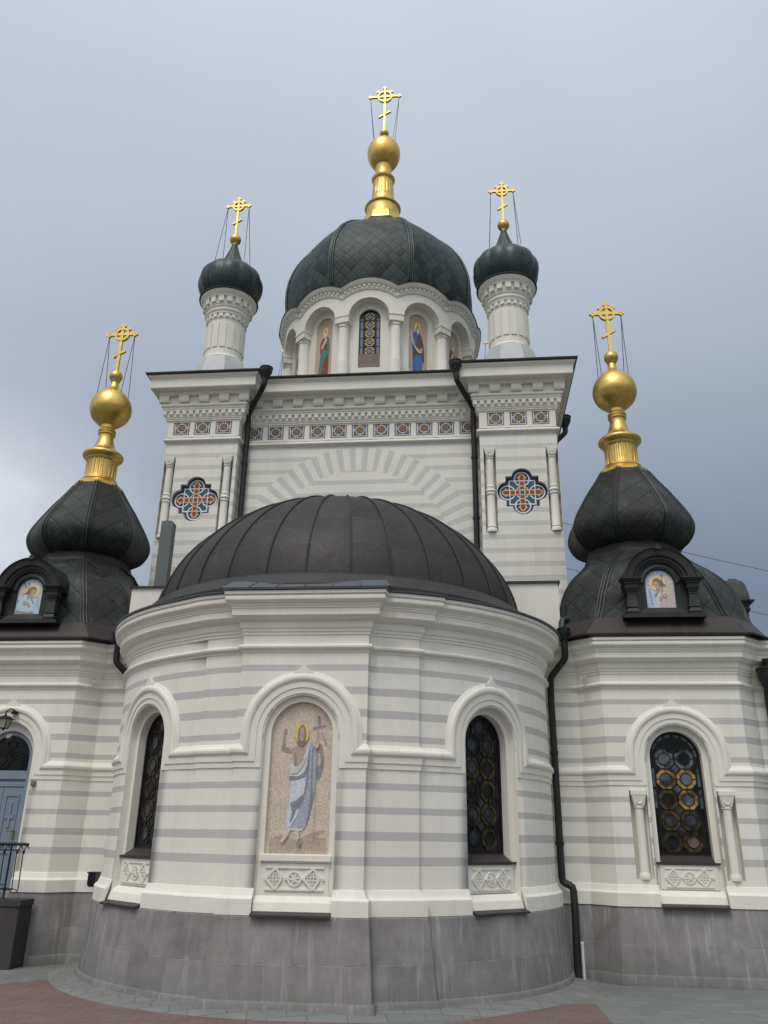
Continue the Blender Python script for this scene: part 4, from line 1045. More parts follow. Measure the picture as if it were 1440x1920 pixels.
# ---------------------------------------------------------------- dormers with painted angels
def make_dormer(mirror, with_icon=True):
    """local origin: centre of the front plane, ground level; -y outwards"""
    b = MB()
    b.holed([(-.46, 5.08)] + [(.46, 5.08)] + [(.46, 5.62)] + [(.46 * math.cos(math.pi * i / 20), 5.62 + .46 * math.sin(math.pi * i / 20)) for i in range(1, 20)] + [(-.46, 5.62)], arch_outline(0, .225, 5.20, 5.60, 20), 0, .12)
    # body reaching back into the roof
    out = [(-.46, 5.08), (.46, 5.08), (.46, 5.62)] + [(.46 * math.cos(math.pi * i / 20), 5.62 + .46 * math.sin(math.pi * i / 20)) for i in range(1, 20)] + [(-.46, 5.62)]
    n = len(out)
    for i in range(n):
        p, q = out[i], out[(i + 1) % n]
        b.quad((q[0], 0, q[1]), (p[0], 0, p[1]), (p[0], 1.3, p[1]), (q[0], 1.3, q[1]))
    # moulded arch
    path = [(-.50, 5.60)] + [(-.50 * math.cos(math.pi * i / 24), 5.60 + .50 * math.sin(math.pi * i / 24)) for i in range(1, 24)] + [(.50, 5.60)]
    sweep_uv(b, flat(0, 0), path, [(-.16, 0), (-.16, .04), (-.14, .045), (-.12, .07), (-.08, .075), (-.07, .11), (-.03, .12), (.02, .12), (.045, .13), (.055, .15), (.06, .15), (.06, -.55)])
    sweep_uv(b, flat(0, 0), [(-.275 * math.cos(math.pi * i / 24), 5.60 + .275 * math.sin(math.pi * i / 24)) for i in range(25)], [(-.045, -.02), (-.04, .02), (-.01, .03), (.02, .02), (.02, -.02)])
    b.slab([(-.055, 6.12), (.055, 6.12), (.03, 6.19), (0, 6.215), (-.03, 6.19)], -.16, -.02)
    # sloping sill and foot
    i = [b.add(p) for p in ((-.27, -.005, 5.20), (.27, -.005, 5.20), (.36, -.10, 5.10), (-.36, -.10, 5.10), (.36, -.10, 5.06), (-.36, -.10, 5.06))]
    b.face([i[3], i[2], i[1], i[0]]); b.face([i[5], i[4], i[2], i[3]])
    b.box(-.62, .62, -.13, .3, 5.02, 5.075)
    dorm = b.build('dormer', M_copperdark, church, 35)
    for s_ in (-1, 1):
        c = MB(); x0 = s_ * .47
        def blk(h0, d0, z0, h1, d1, z1):
            v = [c.add((x0 + x * h, -y * d, z)) for h, d, z in ((h0, d0, z0), (h1, d1, z1)) for x, y in ((-1, 1), (1, 1), (1, -.2), (-1, -.2))]
            for e in range(4): c.face([v[e], v[(e + 1) % 4], v[4 + (e + 1) % 4], v[4 + e]])
            c.face(v[4:]); c.face(v[:4][::-1])
        for q in ((.09, .12, 5.075, .10, .13, 5.12), (.10, .13, 5.12, .075, .11, 5.17), (.055, .09, 5.17, .055, .09, 5.19), (.085, .115, 5.19, .062, .095, 5.40), (.07, .105, 5.40, .07, .105, 5.42), (.06, .09, 5.42, .095, .13, 5.50), (.10, .13, 5.50, .10, .13, 5.52),
                  (.085, .12, 5.52, .09, .12, 5.57), (.11, .14, 5.57, .11, .14, 5.60), (.125, .165, 5.60, .15, .19, 5.635), (.165, .20, 5.635, .165, .20, 5.655)): blk(*q)
        c.build('colonnette', M_copperdark, dorm, 25)
    if with_icon:
        ic = MB(); ic.cur = order.index('sky'); ic.slab(arch_outline(0, .222, 5.195, 5.60, 20), .03, .10)
        s = -1 if mirror else 1
        A = [
         ('pink', [(12, 60), (22, 84), (36, 92), (46, 70), (48, 40), (40, 30), (24, 40)], 1),
         ('wing', [(20, 62), (26, 80), (36, 88), (44, 66), (46, 42), (38, 46), (30, 58)], 1),
         ('pink', [(-20, 0), (-24, 16), (-16, 34), (-6, 46), (6, 54), (20, 58), (36, 50), (46, 28), (50, 8), (46, 0)], 1),
         ('white_robe', [(-22, 0), (-24, 14), (-14, 30), (-4, 42), (2, 30), (-6, 10), (-4, 0)], 1),
         ('pale', [(6, 52), (20, 56), (34, 48), (42, 28), (34, 18), (22, 28), (12, 34)], 1),
         ('halo', [(-8 + 30 * math.cos(k * math.pi / 9), 66 + 20 * math.sin(k * math.pi / 9)) for k in range(18)], 1),
         ('hair', [(-24, 62), (-22, 74), (-10, 80), (4, 76), (14, 66), (22, 60), (18, 56), (8, 58), (0, 54), (-4, 50), (-12, 48), (-14, 56)], 1),
         ('skin_pale', [(-22, 64), (-16, 70), (-6, 68), (-2, 60), (-6, 53), (-12, 52), (-18, 56)], 1),
         ('skin', [(-8, 52), (0, 56), (8, 56), (4, 50), (-2, 46)], 1),
         ('ink', [(-17, 63.5), (-12, 64), (-12, 63), (-17, 62.5)], 0), ('ink', [(-10, 64), (-6, 63.5), (-6, 62.6), (-10, 63)], 0),
         ('skin', [(-4, 30), (6, 36), (18, 38), (24, 34), (18, 28), (6, 28), (-2, 20), (-6, 22)], 1),
         ('ink', [(10.2, 90), (12, 90), (8, 42), (6.4, 42)], 0), ('ink', [(6, 88), (16, 89), (16, 87.6), (6, 86.6)], 0),
         ('slate', [(-20, 34), (-8, 46), (-4, 50), (-6, 46), (-18, 32)], 1),
        ]
        if not mirror:
            for k in range(9): A.append(('ink', [(-39 + k * .7, 48 - k * 4.4), (-36 + k * .7, 48.6 - k * 4.4), (-36 + k * .7, 46 - k * 4.4), (-38.4 + k * .7, 45.4 - k * 4.4)], 0))
        else:
            for k in range(7): A.append(('slate', [(-38, 50 - k * 4.4), (-36, 50.4 - k * 4.4), (-36, 48 - k * 4.4), (-38, 47.6 - k * 4.4)], 0))
            A = [(dict(pink='violet', pale='white_robe', white_robe='paleblue').get(c_, c_), p_, s__) for c_, p_, s__ in A]
            A = [(('paleblue' if (i in (2, 4)) else c_), p_, s__) for i, (c_, p_, s__) in enumerate(A)]
            A.append(('flag_dark', [(-24, 0), (-20, 8), (0, 6), (20, 9), (48, 12), (50, 0)], 1))
        # keep the figure inside the arch of the panel
        def clip(p):
            x, z = p[0] * .0044, p[1] * .0062
            if z > .405:
                d_ = math.hypot(x, z - .405)
                if d_ > .216: x, z = x * .216 / d_, .405 + (z - .405) * .216 / d_
            return (max(-.216, min(.216, x)), max(.002, z))
        for k, (cn, pts, sm_) in enumerate(A):
            ic.cur = order.index(cn); q = [clip(p) for p in (blob(pts) if sm_ else pts)]
            ic.slab([(s * x, 5.197 + z) for x, z in q], .03 - .0009 * (k + 1), None)
        ic.build('icon_panel', [MC[k] for k in order], dorm, 0)
    return dorm
DORY = 12.74
dr = make_dormer(False); dr.location = (GX, DORY, 0)
dl = make_dormer(True); dl.location = (-GX, DORY, 0)
ds = make_dormer(False, False); ds.location = (GX + 1.64, GY, 0); ds.rotation_euler = (0, 0, math.pi / 2); kids(ds)
c = copy_tree(ds); c.location = (-GX - 1.64, GY, 0); c.rotation_euler = (0, 0, -math.pi / 2)

# ================================================================== TOWER
HWT = PX; YB = 2 * TY - PY0
tw = MB()
QC = [(3.345, 8.22), (-3.345, 8.22)]
def quatre(cx_, cz_, sc=1.0, n=72):
    pts = []
    for i in range(n * 2):
        th = 2 * math.pi * i / (n * 2); f = (th + math.pi / 4) % (math.pi / 2) - math.pi / 4
        c_, rad, sq = .292, .178 * sc + (sc - 1) * .0, .302
        rad = .178 + (sc - 1) * .47; sq = .302 + (sc - 1) * .42
        r_ = sq / math.cos(f)
        if abs(c_ * math.sin(f)) < rad: r_ = max(r_, c_ * math.cos(f) + math.sqrt(rad ** 2 - (c_ * math.sin(f)) ** 2))
        pts.append((cx_ + r_ * math.cos(th), cz_ + r_ * math.sin(th)))
    return pts
IN = 2.53
for s_ in (-1, 1):
    x0, x1 = (IN, PX) if s_ > 0 else (-PX, -IN)
    # pier face; the corners are cut away for colonnettes between z 7.36 and 9.17
    def rect(a, b_, z0, z1): tw.quad((a, PY0, z0), (b_, PY0, z0), (b_, PY0, z1), (a, PY0, z1))
    rect(x0, x1, 4.0, 7.36); rect(x0, x1, 9.17, 9.62); rect(x0, x1, 9.62, 10.1)
    NW = .24
    xa, xb = x0 + (.13 if s_ > 0 else .03) , x1 - (.03 if s_ > 0 else .13)
    ca = 2.72 if s_ > 0 else -3.965; cb = 3.965 if s_ > 0 else -2.72
    tw.tf = None
    tw.holed([(ca + .12, 7.36), (cb - .12, 7.36), (cb - .12, 9.17), (ca + .12, 9.17)], quatre(s_ * 3.345, 8.22, 1.06), PY0, PY0 + .09)
    for a in (ca, cb):
        l, r_ = a - .12, a + .12
        l = max(l, x0); r_ = min(r_, x1)
        tw.quad((l, PY0 + .14, 7.36), (r_, PY0 + .14, 7.36), (r_, PY0 + .14, 9.17), (l, PY0 + .14, 9.17))
        tw.quad((l, PY0, 7.36), (r_, PY0, 7.36), (r_, PY0 + .14, 7.36), (l, PY0 + .14, 7.36))
        tw.quad((l, PY0 + .14, 9.17), (r_, PY0 + .14, 9.17), (r_, PY0, 9.17), (l, PY0, 9.17))
    tw.quad((ca + .12, PY0 + .14, 7.36), (ca + .12, PY0, 7.36), (ca + .12, PY0, 9.17), (ca + .12, PY0 + .14, 9.17))
    tw.quad((cb - .12, PY0, 7.36), (cb - .12, PY0 + .14, 7.36), (cb - .12, PY0 + .14, 9.17), (cb - .12, PY0, 9.17))
    for l, r_ in ((x0, ca - .12), (cb + .12, x1)):
        if r_ > l + 1e-4: rect(l, r_, 7.36, 9.17); tw.quad((l if s_ > 0 and r_ == x1 else r_, PY0, 7.36), (l if s_ > 0 and r_ == x1 else r_, PY0 + .14, 7.36), (l if s_ > 0 and r_ == x1 else r_, PY0 + .14, 9.17), (l if s_ > 0 and r_ == x1 else r_, PY0, 9.17))
    # inner return
    xi = s_ * IN
    q = [(xi, PYC, 4), (xi, PY0 + .14, 4), (xi, PY0 + .14, 10.1), (xi, PYC, 10.1)]
    tw.quad(*(q if s_ > 0 else q[::-1]))
    for z0, z1 in ((4, 7.36), (9.17, 10.1)):
        q = [(xi, PY0 + .14, z0), (xi, PY0, z0), (xi, PY0, z1), (xi, PY0 + .14, z1)]
        tw.quad(*(q if s_ > 0 else q[::-1]))
    xo = s_ * PX
    q = [(xo, PY0 + .14, 7.36), (xo, YB, 7.36), (xo, YB, 9.17), (xo, PY0 + .14, 9.17)]
    tw.quad(*(q if s_ > 0 else q[::-1]))
    for z0, z1 in ((4, 7.36), (9.17, 10.1)):
        q = [(xo, PY0, z0), (xo, YB, z0), (xo, YB, z1), (xo, PY0, z1)]
        tw.quad(*(q if s_ > 0 else q[::-1]))
tw.quad((PX, YB, 4), (-PX, YB, 4), (-PX, YB, 10.1), (PX, YB, 10.1))
tower = tw.build('tower_wall', M_tower, church, 0)
tc_ = MB(); tc_.quad((-IN, PYC, 4), (IN, PYC, 4), (IN, PYC, 10.1), (-IN, PYC, 10.1))
tc_.build('tower_front', M_tarch, tower)
tpath = [(-PX, PY0), (-IN, PY0), (-IN, PYC), (IN, PYC), (IN, PY0), (PX, PY0), (PX, YB), (-PX, YB)]
TB = [(0, 9.50), (.015, 9.505), (.015, 9.52), (.05, 9.535), (.065, 9.555), (.062, 9.58), (.03, 9.60), (.012, 9.625), (0, 9.63)]
TC = [(0, 9.985), (.02, 9.99), (.02, 10.01), (.045, 10.025), (.05, 10.045), (.04, 10.055), (.06, 10.065), (.06, 10.085), (.075, 10.10), (.075, 10.225), (.115, 10.23), (.115, 10.25), (.13, 10.27), (.135, 10.29), (.125, 10.30), (.155, 10.32), (.165, 10.345), (.16, 10.365),
      (.13, 10.37), (.13, 10.56), (.215, 10.565), (.215, 10.59), (.225, 10.61), (.235, 10.63), (.345, 10.645), (.365, 10.66), (.37, 10.67), (.37, 10.865), (.385, 10.87), (.385, 10.885), (.405, 10.90), (.425, 10.925), (.43, 10.945), (.2, 10.95)]
tcn = MB(); tcn.sweep(tpath, TB, True); tcn.sweep(tpath, TC, True)
def runs_of(path, closed=True):
    n = len(path)
    for i in range(n):
        yield Vector(path[i]), Vector(path[(i + 1) % n])
def dentils(mb, path, o0, o1, z0, z1, pitch, frac, inset):
    for a, b in runs_of(path):
        d_ = (b - a).normalized(); nn = Vector((d_.y, -d_.x)); L = (b - a).length
        if L < .6: continue
        # inside / outside corners: extend by the moulding offset
        L0 = L + 2 * o1 * inset; k = max(2, round(L0 / pitch)); st = L0 / k
        for j in range(k + 1):
            c_ = a + d_ * (-o1 * inset + j * st)
            hw = st * frac / 2
            l_, r_ = c_ - d_ * hw, c_ + d_ * hw
            P = [l_ + nn * o0, r_ + nn * o0, r_ + nn * o1, l_ + nn * o1]
            i = [mb.add((p.x, p.y, z)) for z in (z0, z1) for p in P]
            for q in ((0, 1, 2, 3), (3, 2, 6, 7), (0, 3, 7, 4), (1, 5, 6, 2)): mb.face([i[k_] for k_ in q][::-1] if q == (0, 1, 2, 3) else [i[k_] for k_ in q])
dpath = tpath
dentils(tcn, [(-PX, PY0), (-IN, PY0)], .07, .112, 10.125, 10.226, .152, .58, 1.0) if False else None
for A, B, ins in (((-PX, PY0), (-IN, PY0), 1), ((-IN, PYC), (IN, PYC), -1), ((IN, PY0), (PX, PY0), 1), ((PX, PY0), (PX, YB), 1), ((PX, YB), (-PX, YB), 1), ((-PX, YB), (-PX, PY0), 1)):
    class _P: pass
    for (o0, o1, z0, z1, pitch, fr) in ((.07, .116, 10.125, 10.228, .145, .56), (.125, .205, 10.405, 10.563, .438, .49)):
        if A[0] == B[0] or A[1] > TY: o1, z0, z1 = o1 - .004, z0 + .002, z1 - .002
        a, b = Vector(A), Vector(B); d_ = (b - a).normalized(); nn = Vector((d_.y, -d_.x)); ex = o1 * ins
        L0 = (b - a).length + 2 * ex; hw0 = pitch * fr / 2; k = max(2, round((L0 - 2 * hw0) / pitch)); st = (L0 - 2 * hw0) / k
        for j in range(k + 1):
            c_ = a + d_ * (-ex + hw0 + j * st)
            P = [c_ - d_ * hw0 + nn * o0, c_ + d_ * hw0 + nn * o0, c_ + d_ * hw0 + nn * o1, c_ - d_ * hw0 + nn * o1]
            zm = z0 + (z1 - z0) * .25; P2 = [P[0], P[1], P[2] - nn * .02, P[3] - nn * .02]
            i = [tcn.add((p.x, p.y, z)) for PP, z in ((P2, z0), (P, zm), (P, z1)) for p in PP]
            for lv in (0, 4):
                for q in ((3, 2, 6, 7), (0, 3, 7, 4), (2, 1, 5, 6)): tcn.face([i[k_ + lv] for k_ in q])
            tcn.face([i[k_] for k_ in (8, 9, 10, 11)])
            tcn.face([i[k_] for k_ in (0, 1, 2, 3)])
tcn.build('tower_cornice', M_white, tower, 25)
tr = MB()
tr.sweep(tpath, [(.40, 10.948), (.455, 10.95), (.47, 10.965), (.475, 10.995), (.455, 11.005), (.1, 11.03)], True)
q = [(-PX - .3, PY0 - .3, 11.02), (PX + .3, PY0 - .3, 11.02), (PX + .3, YB + .3, 11.02), (-PX - .3, YB + .3, 11.02)]
tr.quad((-PX - .1, PY0 + .2, 11.015), (PX + .1, PY0 + .2, 11.015), (PX + .1, YB + .1, 11.015), (-PX - .1, YB + .1, 11.015))
tr.build('tower_roof', M_dark, tower)

# tile frieze
def make_tile():
    t_order = ['navy', 'enamel', 'tan', 'umber', 'rust', 'violet']
    b = MB(); h = .165
    def lay(cn, pts, k): b.cur = t_order.index(cn); b.slab(pts, -.004 - .0012 * k, 0)
    sq = lambda r: [(-r, -r), (r, -r), (r, r), (-r, r)]
    lay('navy', sq(h), 0); lay('enamel', sq(h * .90), 1); lay('tan', sq(h * .80), 2)
    for a, c in ((1, 1), (1, -1), (-1, 1), (-1, -1)):
        lay('navy', [(a * h * .78, c * h * .40), (a * h * .78, c * h * .78), (a * h * .40, c * h * .78)], 3)
        lay('umber', [(a * h * .70, c * h * .52), (a * h * .70, c * h * .70), (a * h * .52, c * h * .70), (a * h * .34, c * h * .46), (a * h * .46, c * h * .34)], 4)
    cir = lambda r: [(r * math.cos(k * math.pi / 12), r * math.sin(k * math.pi / 12)) for k in range(24)]
    lay('enamel', cir(h * .62), 5); lay('navy', cir(h * .53), 6); lay('tan', cir(h * .47), 7)
    for k in range(4):
        a = k * math.pi / 2
        lay('enamel', [(x * math.cos(a) - y * math.sin(a), x * math.sin(a) + y * math.cos(a)) for x, y in ((h * .50, -h * .16), (h * .82, -h * .16), (h * .82, h * .16), (h * .50, h * .16))], 8)
        lay('navy', [(x * math.cos(a) - y * math.sin(a), x * math.sin(a) + y * math.cos(a)) for x, y in ((h * .58, -h * .08), (h * .76, -h * .08), (h * .76, h * .08), (h * .58, h * .08))], 9)
        a += math.pi / 4
        b.cur = t_order.index('umber')
        lay('umber', [(x * math.cos(a) - y * math.sin(a), x * math.sin(a) + y * math.cos(a)) for x, y in ((0, -h * .06), (h * .42, -h * .16), (h * .42, h * .16), (0, h * .06))], 10)
    return b.build('frieze_tile', [MC[k] for k in t_order], tower, 0)
tile = make_tile()
spots = [(x, PY0) for s_ in (-1, 1) for x in (s_ * 2.87, s_ * 3.335, s_ * 3.79)] + [(-2.28 + .458 * k - .0, PYC) for k in range(11)]
ff = MB()
for i, (x, y) in enumerate(spots):
    o = tile if i == 0 else tile.copy()
    if i: col.objects.link(o)
    if i: o.parent = tower
    o.location = (x, y - .002, 9.86 if y == PY0 else 9.86)
    # raised plaster frame round every tile
    for bx in ((x - .20, x + .20, 10.03, 10.06), (x - .20, x + .20, 9.665, 9.69), (x - .20, x - .172, 9.69, 10.03), (x + .172, x + .20, 9.69, 10.03)): pass
xs_p = {}
for y, xs, lo, hi in ((PY0, [2.87, 3.335, 3.79], IN, PX), (PY0, [-3.79, -3.335, -2.87], -PX, -IN), (PYC, [-2.28 + .458 * k for k in range(11)], -IN, IN)):
    edges = [lo] + [v for x in xs for v in (x - .18, x + .18)] + [hi]
    for a, b in zip(edges[::2], edges[1::2]):
        if b > a: ff.box(a + .001, b - .001, y - .022, y, 9.63, 9.985)
    ff.box(lo + .001, hi - .001, y - .0225, y, 9.63, 9.685); ff.box(lo + .001, hi - .001, y - .0225, y, 10.035 - .01, 9.99 + .0) if False else None
ff.build('frieze_frames', M_white, tower)

# quatrefoil mosaics
def make_quatre():
    o_ = ['navy', 'enamel', 'teal', 'rust', 'ochre']
    b = MB()
    def lay(cn, pts, k): b.cur = o_.index(cn); b.slab(pts, -.004 - .0012 * k, 0)
    lay('navy', quatre(0, 0, 1.05), 0)
    sq = lambda r: [(-r, -r), (r, -r), (r, r), (-r, r)]
    lay('enamel', sq(.266), 1); lay('teal', sq(.239), 2)
    for k in range(4):
        a = k * math.pi / 2; c_, s_ = math.cos(a), math.sin(a)
        rot = lambda p: [(x * c_ - y * s_, x * s_ + y * c_) for x, y in p]
        cir = lambda cx_, r: [(cx_ + r * math.cos(q * math.pi / 14), r * math.sin(q * math.pi / 14)) for q in range(28)]
        lay('enamel', rot(cir(.29, .161)), 3 + k * .1); lay('navy', rot(cir(.29, .134)), 4 + k * .1)
        b.cur = 1
        lay('enamel', rot([(.243, -.13), (.262, -.13), (.262, .13), (.243, .13)]), 5)
    cir0 = lambda r: [(r * math.cos(q * math.pi / 16), r * math.sin(q * math.pi / 16)) for q in range(32)]
    lay('enamel', cir0(.135), 5.5); lay('rust', cir0(.118), 6)
    for k in range(4):
        a = k * math.pi / 2; c_, s_ = math.cos(a), math.sin(a)
        rot = lambda p: [(x * c_ - y * s_, x * s_ + y * c_) for x, y in p]
        lay('ochre', rot([(.03, -.062), (.29, -.062), (.31, -.085), (.345, -.105), (.335, -.075), (.38, -.05), (.415, 0), (.38, .05), (.335, .075), (.345, .105), (.31, .085), (.29, .062), (.03, .062)]), 7 + .1 * k)
        lay('rust', rot([(.06, -.038), (.125, -.038), (.125, .038), (.06, .038)]), 8); lay('rust', rot([(.15, -.038), (.235, -.038), (.235, .038), (.15, .038)]), 8)
        lay('rust', rot([(.262, -.042), (.33, -.042), (.37, -.02), (.385, 0), (.37, .02), (.33, .042), (.262, .042)]), 8)
        lay('enamel', rot([(.243, -.10), (.256, -.10), (.256, .10), (.243, .10)]), 9); lay('enamel', rot([(.132, -.062), (.143, -.062), (.143, .062), (.132, .062)]), 9)
    lay('ochre', sq(.062), 10); lay('enamel', sq(.05), 11); lay('teal', sq(.04), 12)
    return b.build('quatrefoil_mosaic', [MC[k] for k in o_], tower, 0)
qm = make_quatre(); qm.location = (QC[0][0], PY0 + .085, QC[0][1])
c = qm.copy(); col.objects.link(c); c.location = (QC[1][0], PY0 + .085, QC[1][1])
# corner colonnettes
cl = MB()
cl.lathe([(0, 7.365), (.105, 7.365), (.108, 7.40), (.10, 7.43), (.088, 7.45), (.095, 7.46), (.098, 7.475), (.088, 7.49), (.083, 7.50), (.080, 8.14), (.088, 8.15), (.098, 8.165), (.088, 8.18), (.088, 8.215), (.105, 8.225), (.108, 8.24), (.098, 8.255), (.088, 8.265), (.088, 8.305), (.098, 8.32), (.088, 8.335), (.078, 8.35), (.074, 8.93), (.085, 8.94), (.09, 8.955), (.078, 8.97), (0, 8.97)], 24)
v8 = [cl.add((x_ * h, y_ * h, z_)) for h, z_ in ((.06, 8.97), (.085, 9.04), (.105, 9.13), (.105, 9.168)) for x_, y_ in ((-1, -1), (1, -1), (1, 1), (-1, 1))]
for lv in range(3):
    for e in range(4): cl.face([v8[lv * 4 + e], v8[lv * 4 + (e + 1) % 4], v8[lv * 4 + 4 + (e + 1) % 4], v8[lv * 4 + 4 + e]])
cl.ring(0, 9.04, .035, .05, -.098, -.07, 14)
cn_ = cl.build('corner_colonnette', M_white, tower)
for k, x in enumerate((2.72, 3.965, -2.72, -3.965)):
    o = cn_ if k == 0 else cn_.copy()
    if k: col.objects.link(o)
    o.location = (x, PY0 + .045, 0)
# plain white block behind the apse roof
bk = MB(); bk.box(-3.72, 3.72, 13.42, 15.35, 4.2, 5.83)
blk_ = bk.build('choir_block', M_white, church)
cpg = MB(); cpg.box(-3.755, 3.755, 13.385, 15.30, 5.83, 5.865); cpg.build('coping', M_dark, blk_)

# ================================================================== DRUM AND MAIN DOME
RD, RI = 2.60, 2.36
dmb = MB()
SC = lambda u: 14.29 - (1.2 - math.sqrt(max(0.0, 1.44 - u * u)))
half = R(15) * RD; halfi = R(15) * RI
for k in range(12):
    a = R(30 * k)
    mp = cyl(0, TY, RD, a)
    arch_bay(dmb, mp, -half, half, 13.40, lambda u: SC(u) + .06, 0, .50, 13.40, 13.54, RD - RI, 22, .08)
    dmb.quad(mp(-half, 13.40, -.24), mp(-.5, 13.40, -.24), mp(-.5, 13.40, 0), mp(-half, 13.40, 0)); dmb.quad(mp(.5, 13.40, -.24), mp(half, 13.40, -.24), mp(half, 13.40, 0), mp(.5, 13.40, 0))
    arch_bay(dmb, cyl(0, TY, RI, a), -halfi, halfi, 10.9, 14.4, 0, .265, 12.20, 13.60, .12, 18, .08)
drum = dmb.build('drum', M_white, church, 0)
sc_ = MB()
_per = R(30) * RD
def SCU(u): return SC((u + half) % _per - half)
_us = [half + _per * 5 + _per * i / 24 for i in range(24 * 12 + 1)]
sweep_uv(sc_, cyl(0, TY, RD, 0), [(u, SCU(u) if i % 24 else SC(half)) for i, u in enumerate(_us)], [(-.03, 0), (-.03, .02), (-.01, .03), (.0, .03), (.0, .04), (.10, .04), (.10, .075), (.115, .08), (.12, .10), (.15, .12), (.19, .145), (.215, .15), (.215, 0)], caps=False)
for k in range(12):
    mp = cyl(0, TY, RD, R(30 * k))
    for j in range(11):
        u = (-half + .04) + (2 * half - .08) * (j + .5) / 11; h_ = .029
        sl_ = -u / math.sqrt(1.44 - u * u)
        P = [(u - h_, SC(u) - sl_ * h_ + .045), (u + h_, SC(u) + sl_ * h_ + .045), (u + h_, SC(u) + sl_ * h_ + .102), (u - h_, SC(u) - sl_ * h_ + .102)]
        f = [sc_.add(mp(x, z, .072)) for x, z in P]; bkk = [sc_.add(mp(x, z, .03)) for x, z in P]
        sc_.face(f)
        for e in range(4): sc_.face([f[(e + 1) % 4], f[e], bkk[e], bkk[(e + 1) % 4]])
sc_.build('scalloped_cornice', M_white, drum, 25)
fl_ = MB(); rows = [[], [], [], []]
for k in range(12):
    mp = cyl(0, TY, RD, R(30 * k))
    for i in range(20):
        u = -half + 2 * half * i / 20
        z = SC(u) + .218
        rows[0].append(mp(u, z - .012, .10)); rows[1].append(mp(u, z, .165)); rows[2].append(mp(u, z + .025, .17)); rows[3].append(mp(u, z + .13, -.09))
fl_.grid(rows, True); fl_.build('drum_flashing', M_dark, drum, 40)  # dark metal puts the shadow band below the dome into its colour
# colonnettes
dc = MB()
dc.lathe([(.0, 11.0), (.15, 11.0), (.15, 12.34), (.145, 12.36), (.13, 12.39), (.128, 13.28), (.14, 13.30), (.15, 13.32), (.14, 13.345), (.13, 13.36)], 20)
v8 = [dc.add((x_ * h, y_ * h_, z_)) for h, h_, z_ in ((.11, .11, 13.355), (.175, .16, 13.56), (.19, .17, 13.565), (.19, .17, 13.61)) for x_, y_ in ((-1, -1), (1, -1), (1, 1), (-1, 1))]
for lv in range(3):
    for e in range(4): dc.face([v8[lv * 4 + e], v8[lv * 4 + (e + 1) % 4], v8[lv * 4 + 4 + (e + 1) % 4], v8[lv * 4 + 4 + e]])
dc.face(v8[12:])
dco = dc.build('drum_column', M_white, drum)
for k in range(12):
    a = R(30 * k + 15)
    o = dco if k == 0 else dco.copy()
    if k: col.objects.link(o)
    o.location = ((RD - .155) * math.sin(a), TY - (RD - .155) * math.cos(a), 0); o.rotation_euler = (0, 0, a)
# drum windows (every other bay) and painted prophets
def make_drum_window():
    b = MB(); out = arch_outline(0, .262, 12.60, 13.60, 20)
    rows_ = [12.70, 12.95, 13.20, 13.45, 13.68]
    gl, ld = stained(rows_, [0], .125, .072, out, 0, lambda r_, c_: (2, 1))
    for s_ in (-1, 1):
        gl.cur = 1; gl.slab([(s_ * .165, 12.62), (s_ * .235, 12.62), (s_ * .235, 13.62), (s_ * .165, 13.62)], -.004, 0)
        ld.bar((s_ * .155, 12.6), (s_ * .155, 13.66), .014, -.013, 0); ld.bar((s_ * .25, 12.6), (s_ * .25, 13.6), .03, -.02, 0)
        for z in (12.82, 13.07, 13.32, 13.55): ld.bar((s_ * .155, z), (s_ * .25, z), .012, -.0125, 0)
    for k in range(16):
        a0, a1 = math.pi * k / 16, math.pi * (k + 1) / 16
        ld.bar((.25 * math.cos(a0), 13.60 + .25 * math.sin(a0)), (.25 * math.cos(a1), 13.6 + .25 * math.sin(a1)), .03, -.0203 - .0002 * (k % 2), 0)
    st = MB(); st.box(-.262, .262, -.03, .05, 12.19, 12.60)
    o = gl.build('drum_window', [M_gdark, material('drum blue glass', f_plain((.16, .19, .235), .15, 0, .5, 12, .5)), material('drum amber glass', f_plain((.50, .36, .17), .25, 0, .5, 12, .4))] + GL_ORDER[3:], drum, 0)
    return o, ld, st
gw, ld, st = make_drum_window()
def merge_into(parent_mesh_obj, pieces): pass
for k in range(0, 12, 3):
    a = R(30 * k); r_ = RI - .075
    o = gw if k == 0 else gw.copy()
    if k: col.objects.link(o)
    o.location = (r_ * math.sin(a), TY - r_ * math.cos(a), 0); o.rotation_euler = (0, 0, a)
    if k == 0: l0 = ld.build('drum_window_cames', M_lead, drum, 0); s0 = st.build('stone_apron', M_stone_p, drum)
    for src in (l0, s0):
        q = src if k == 0 else src.copy()
        if k: col.objects.link(q)
        q.location = o.location; q.rotation_euler = o.rotation_euler
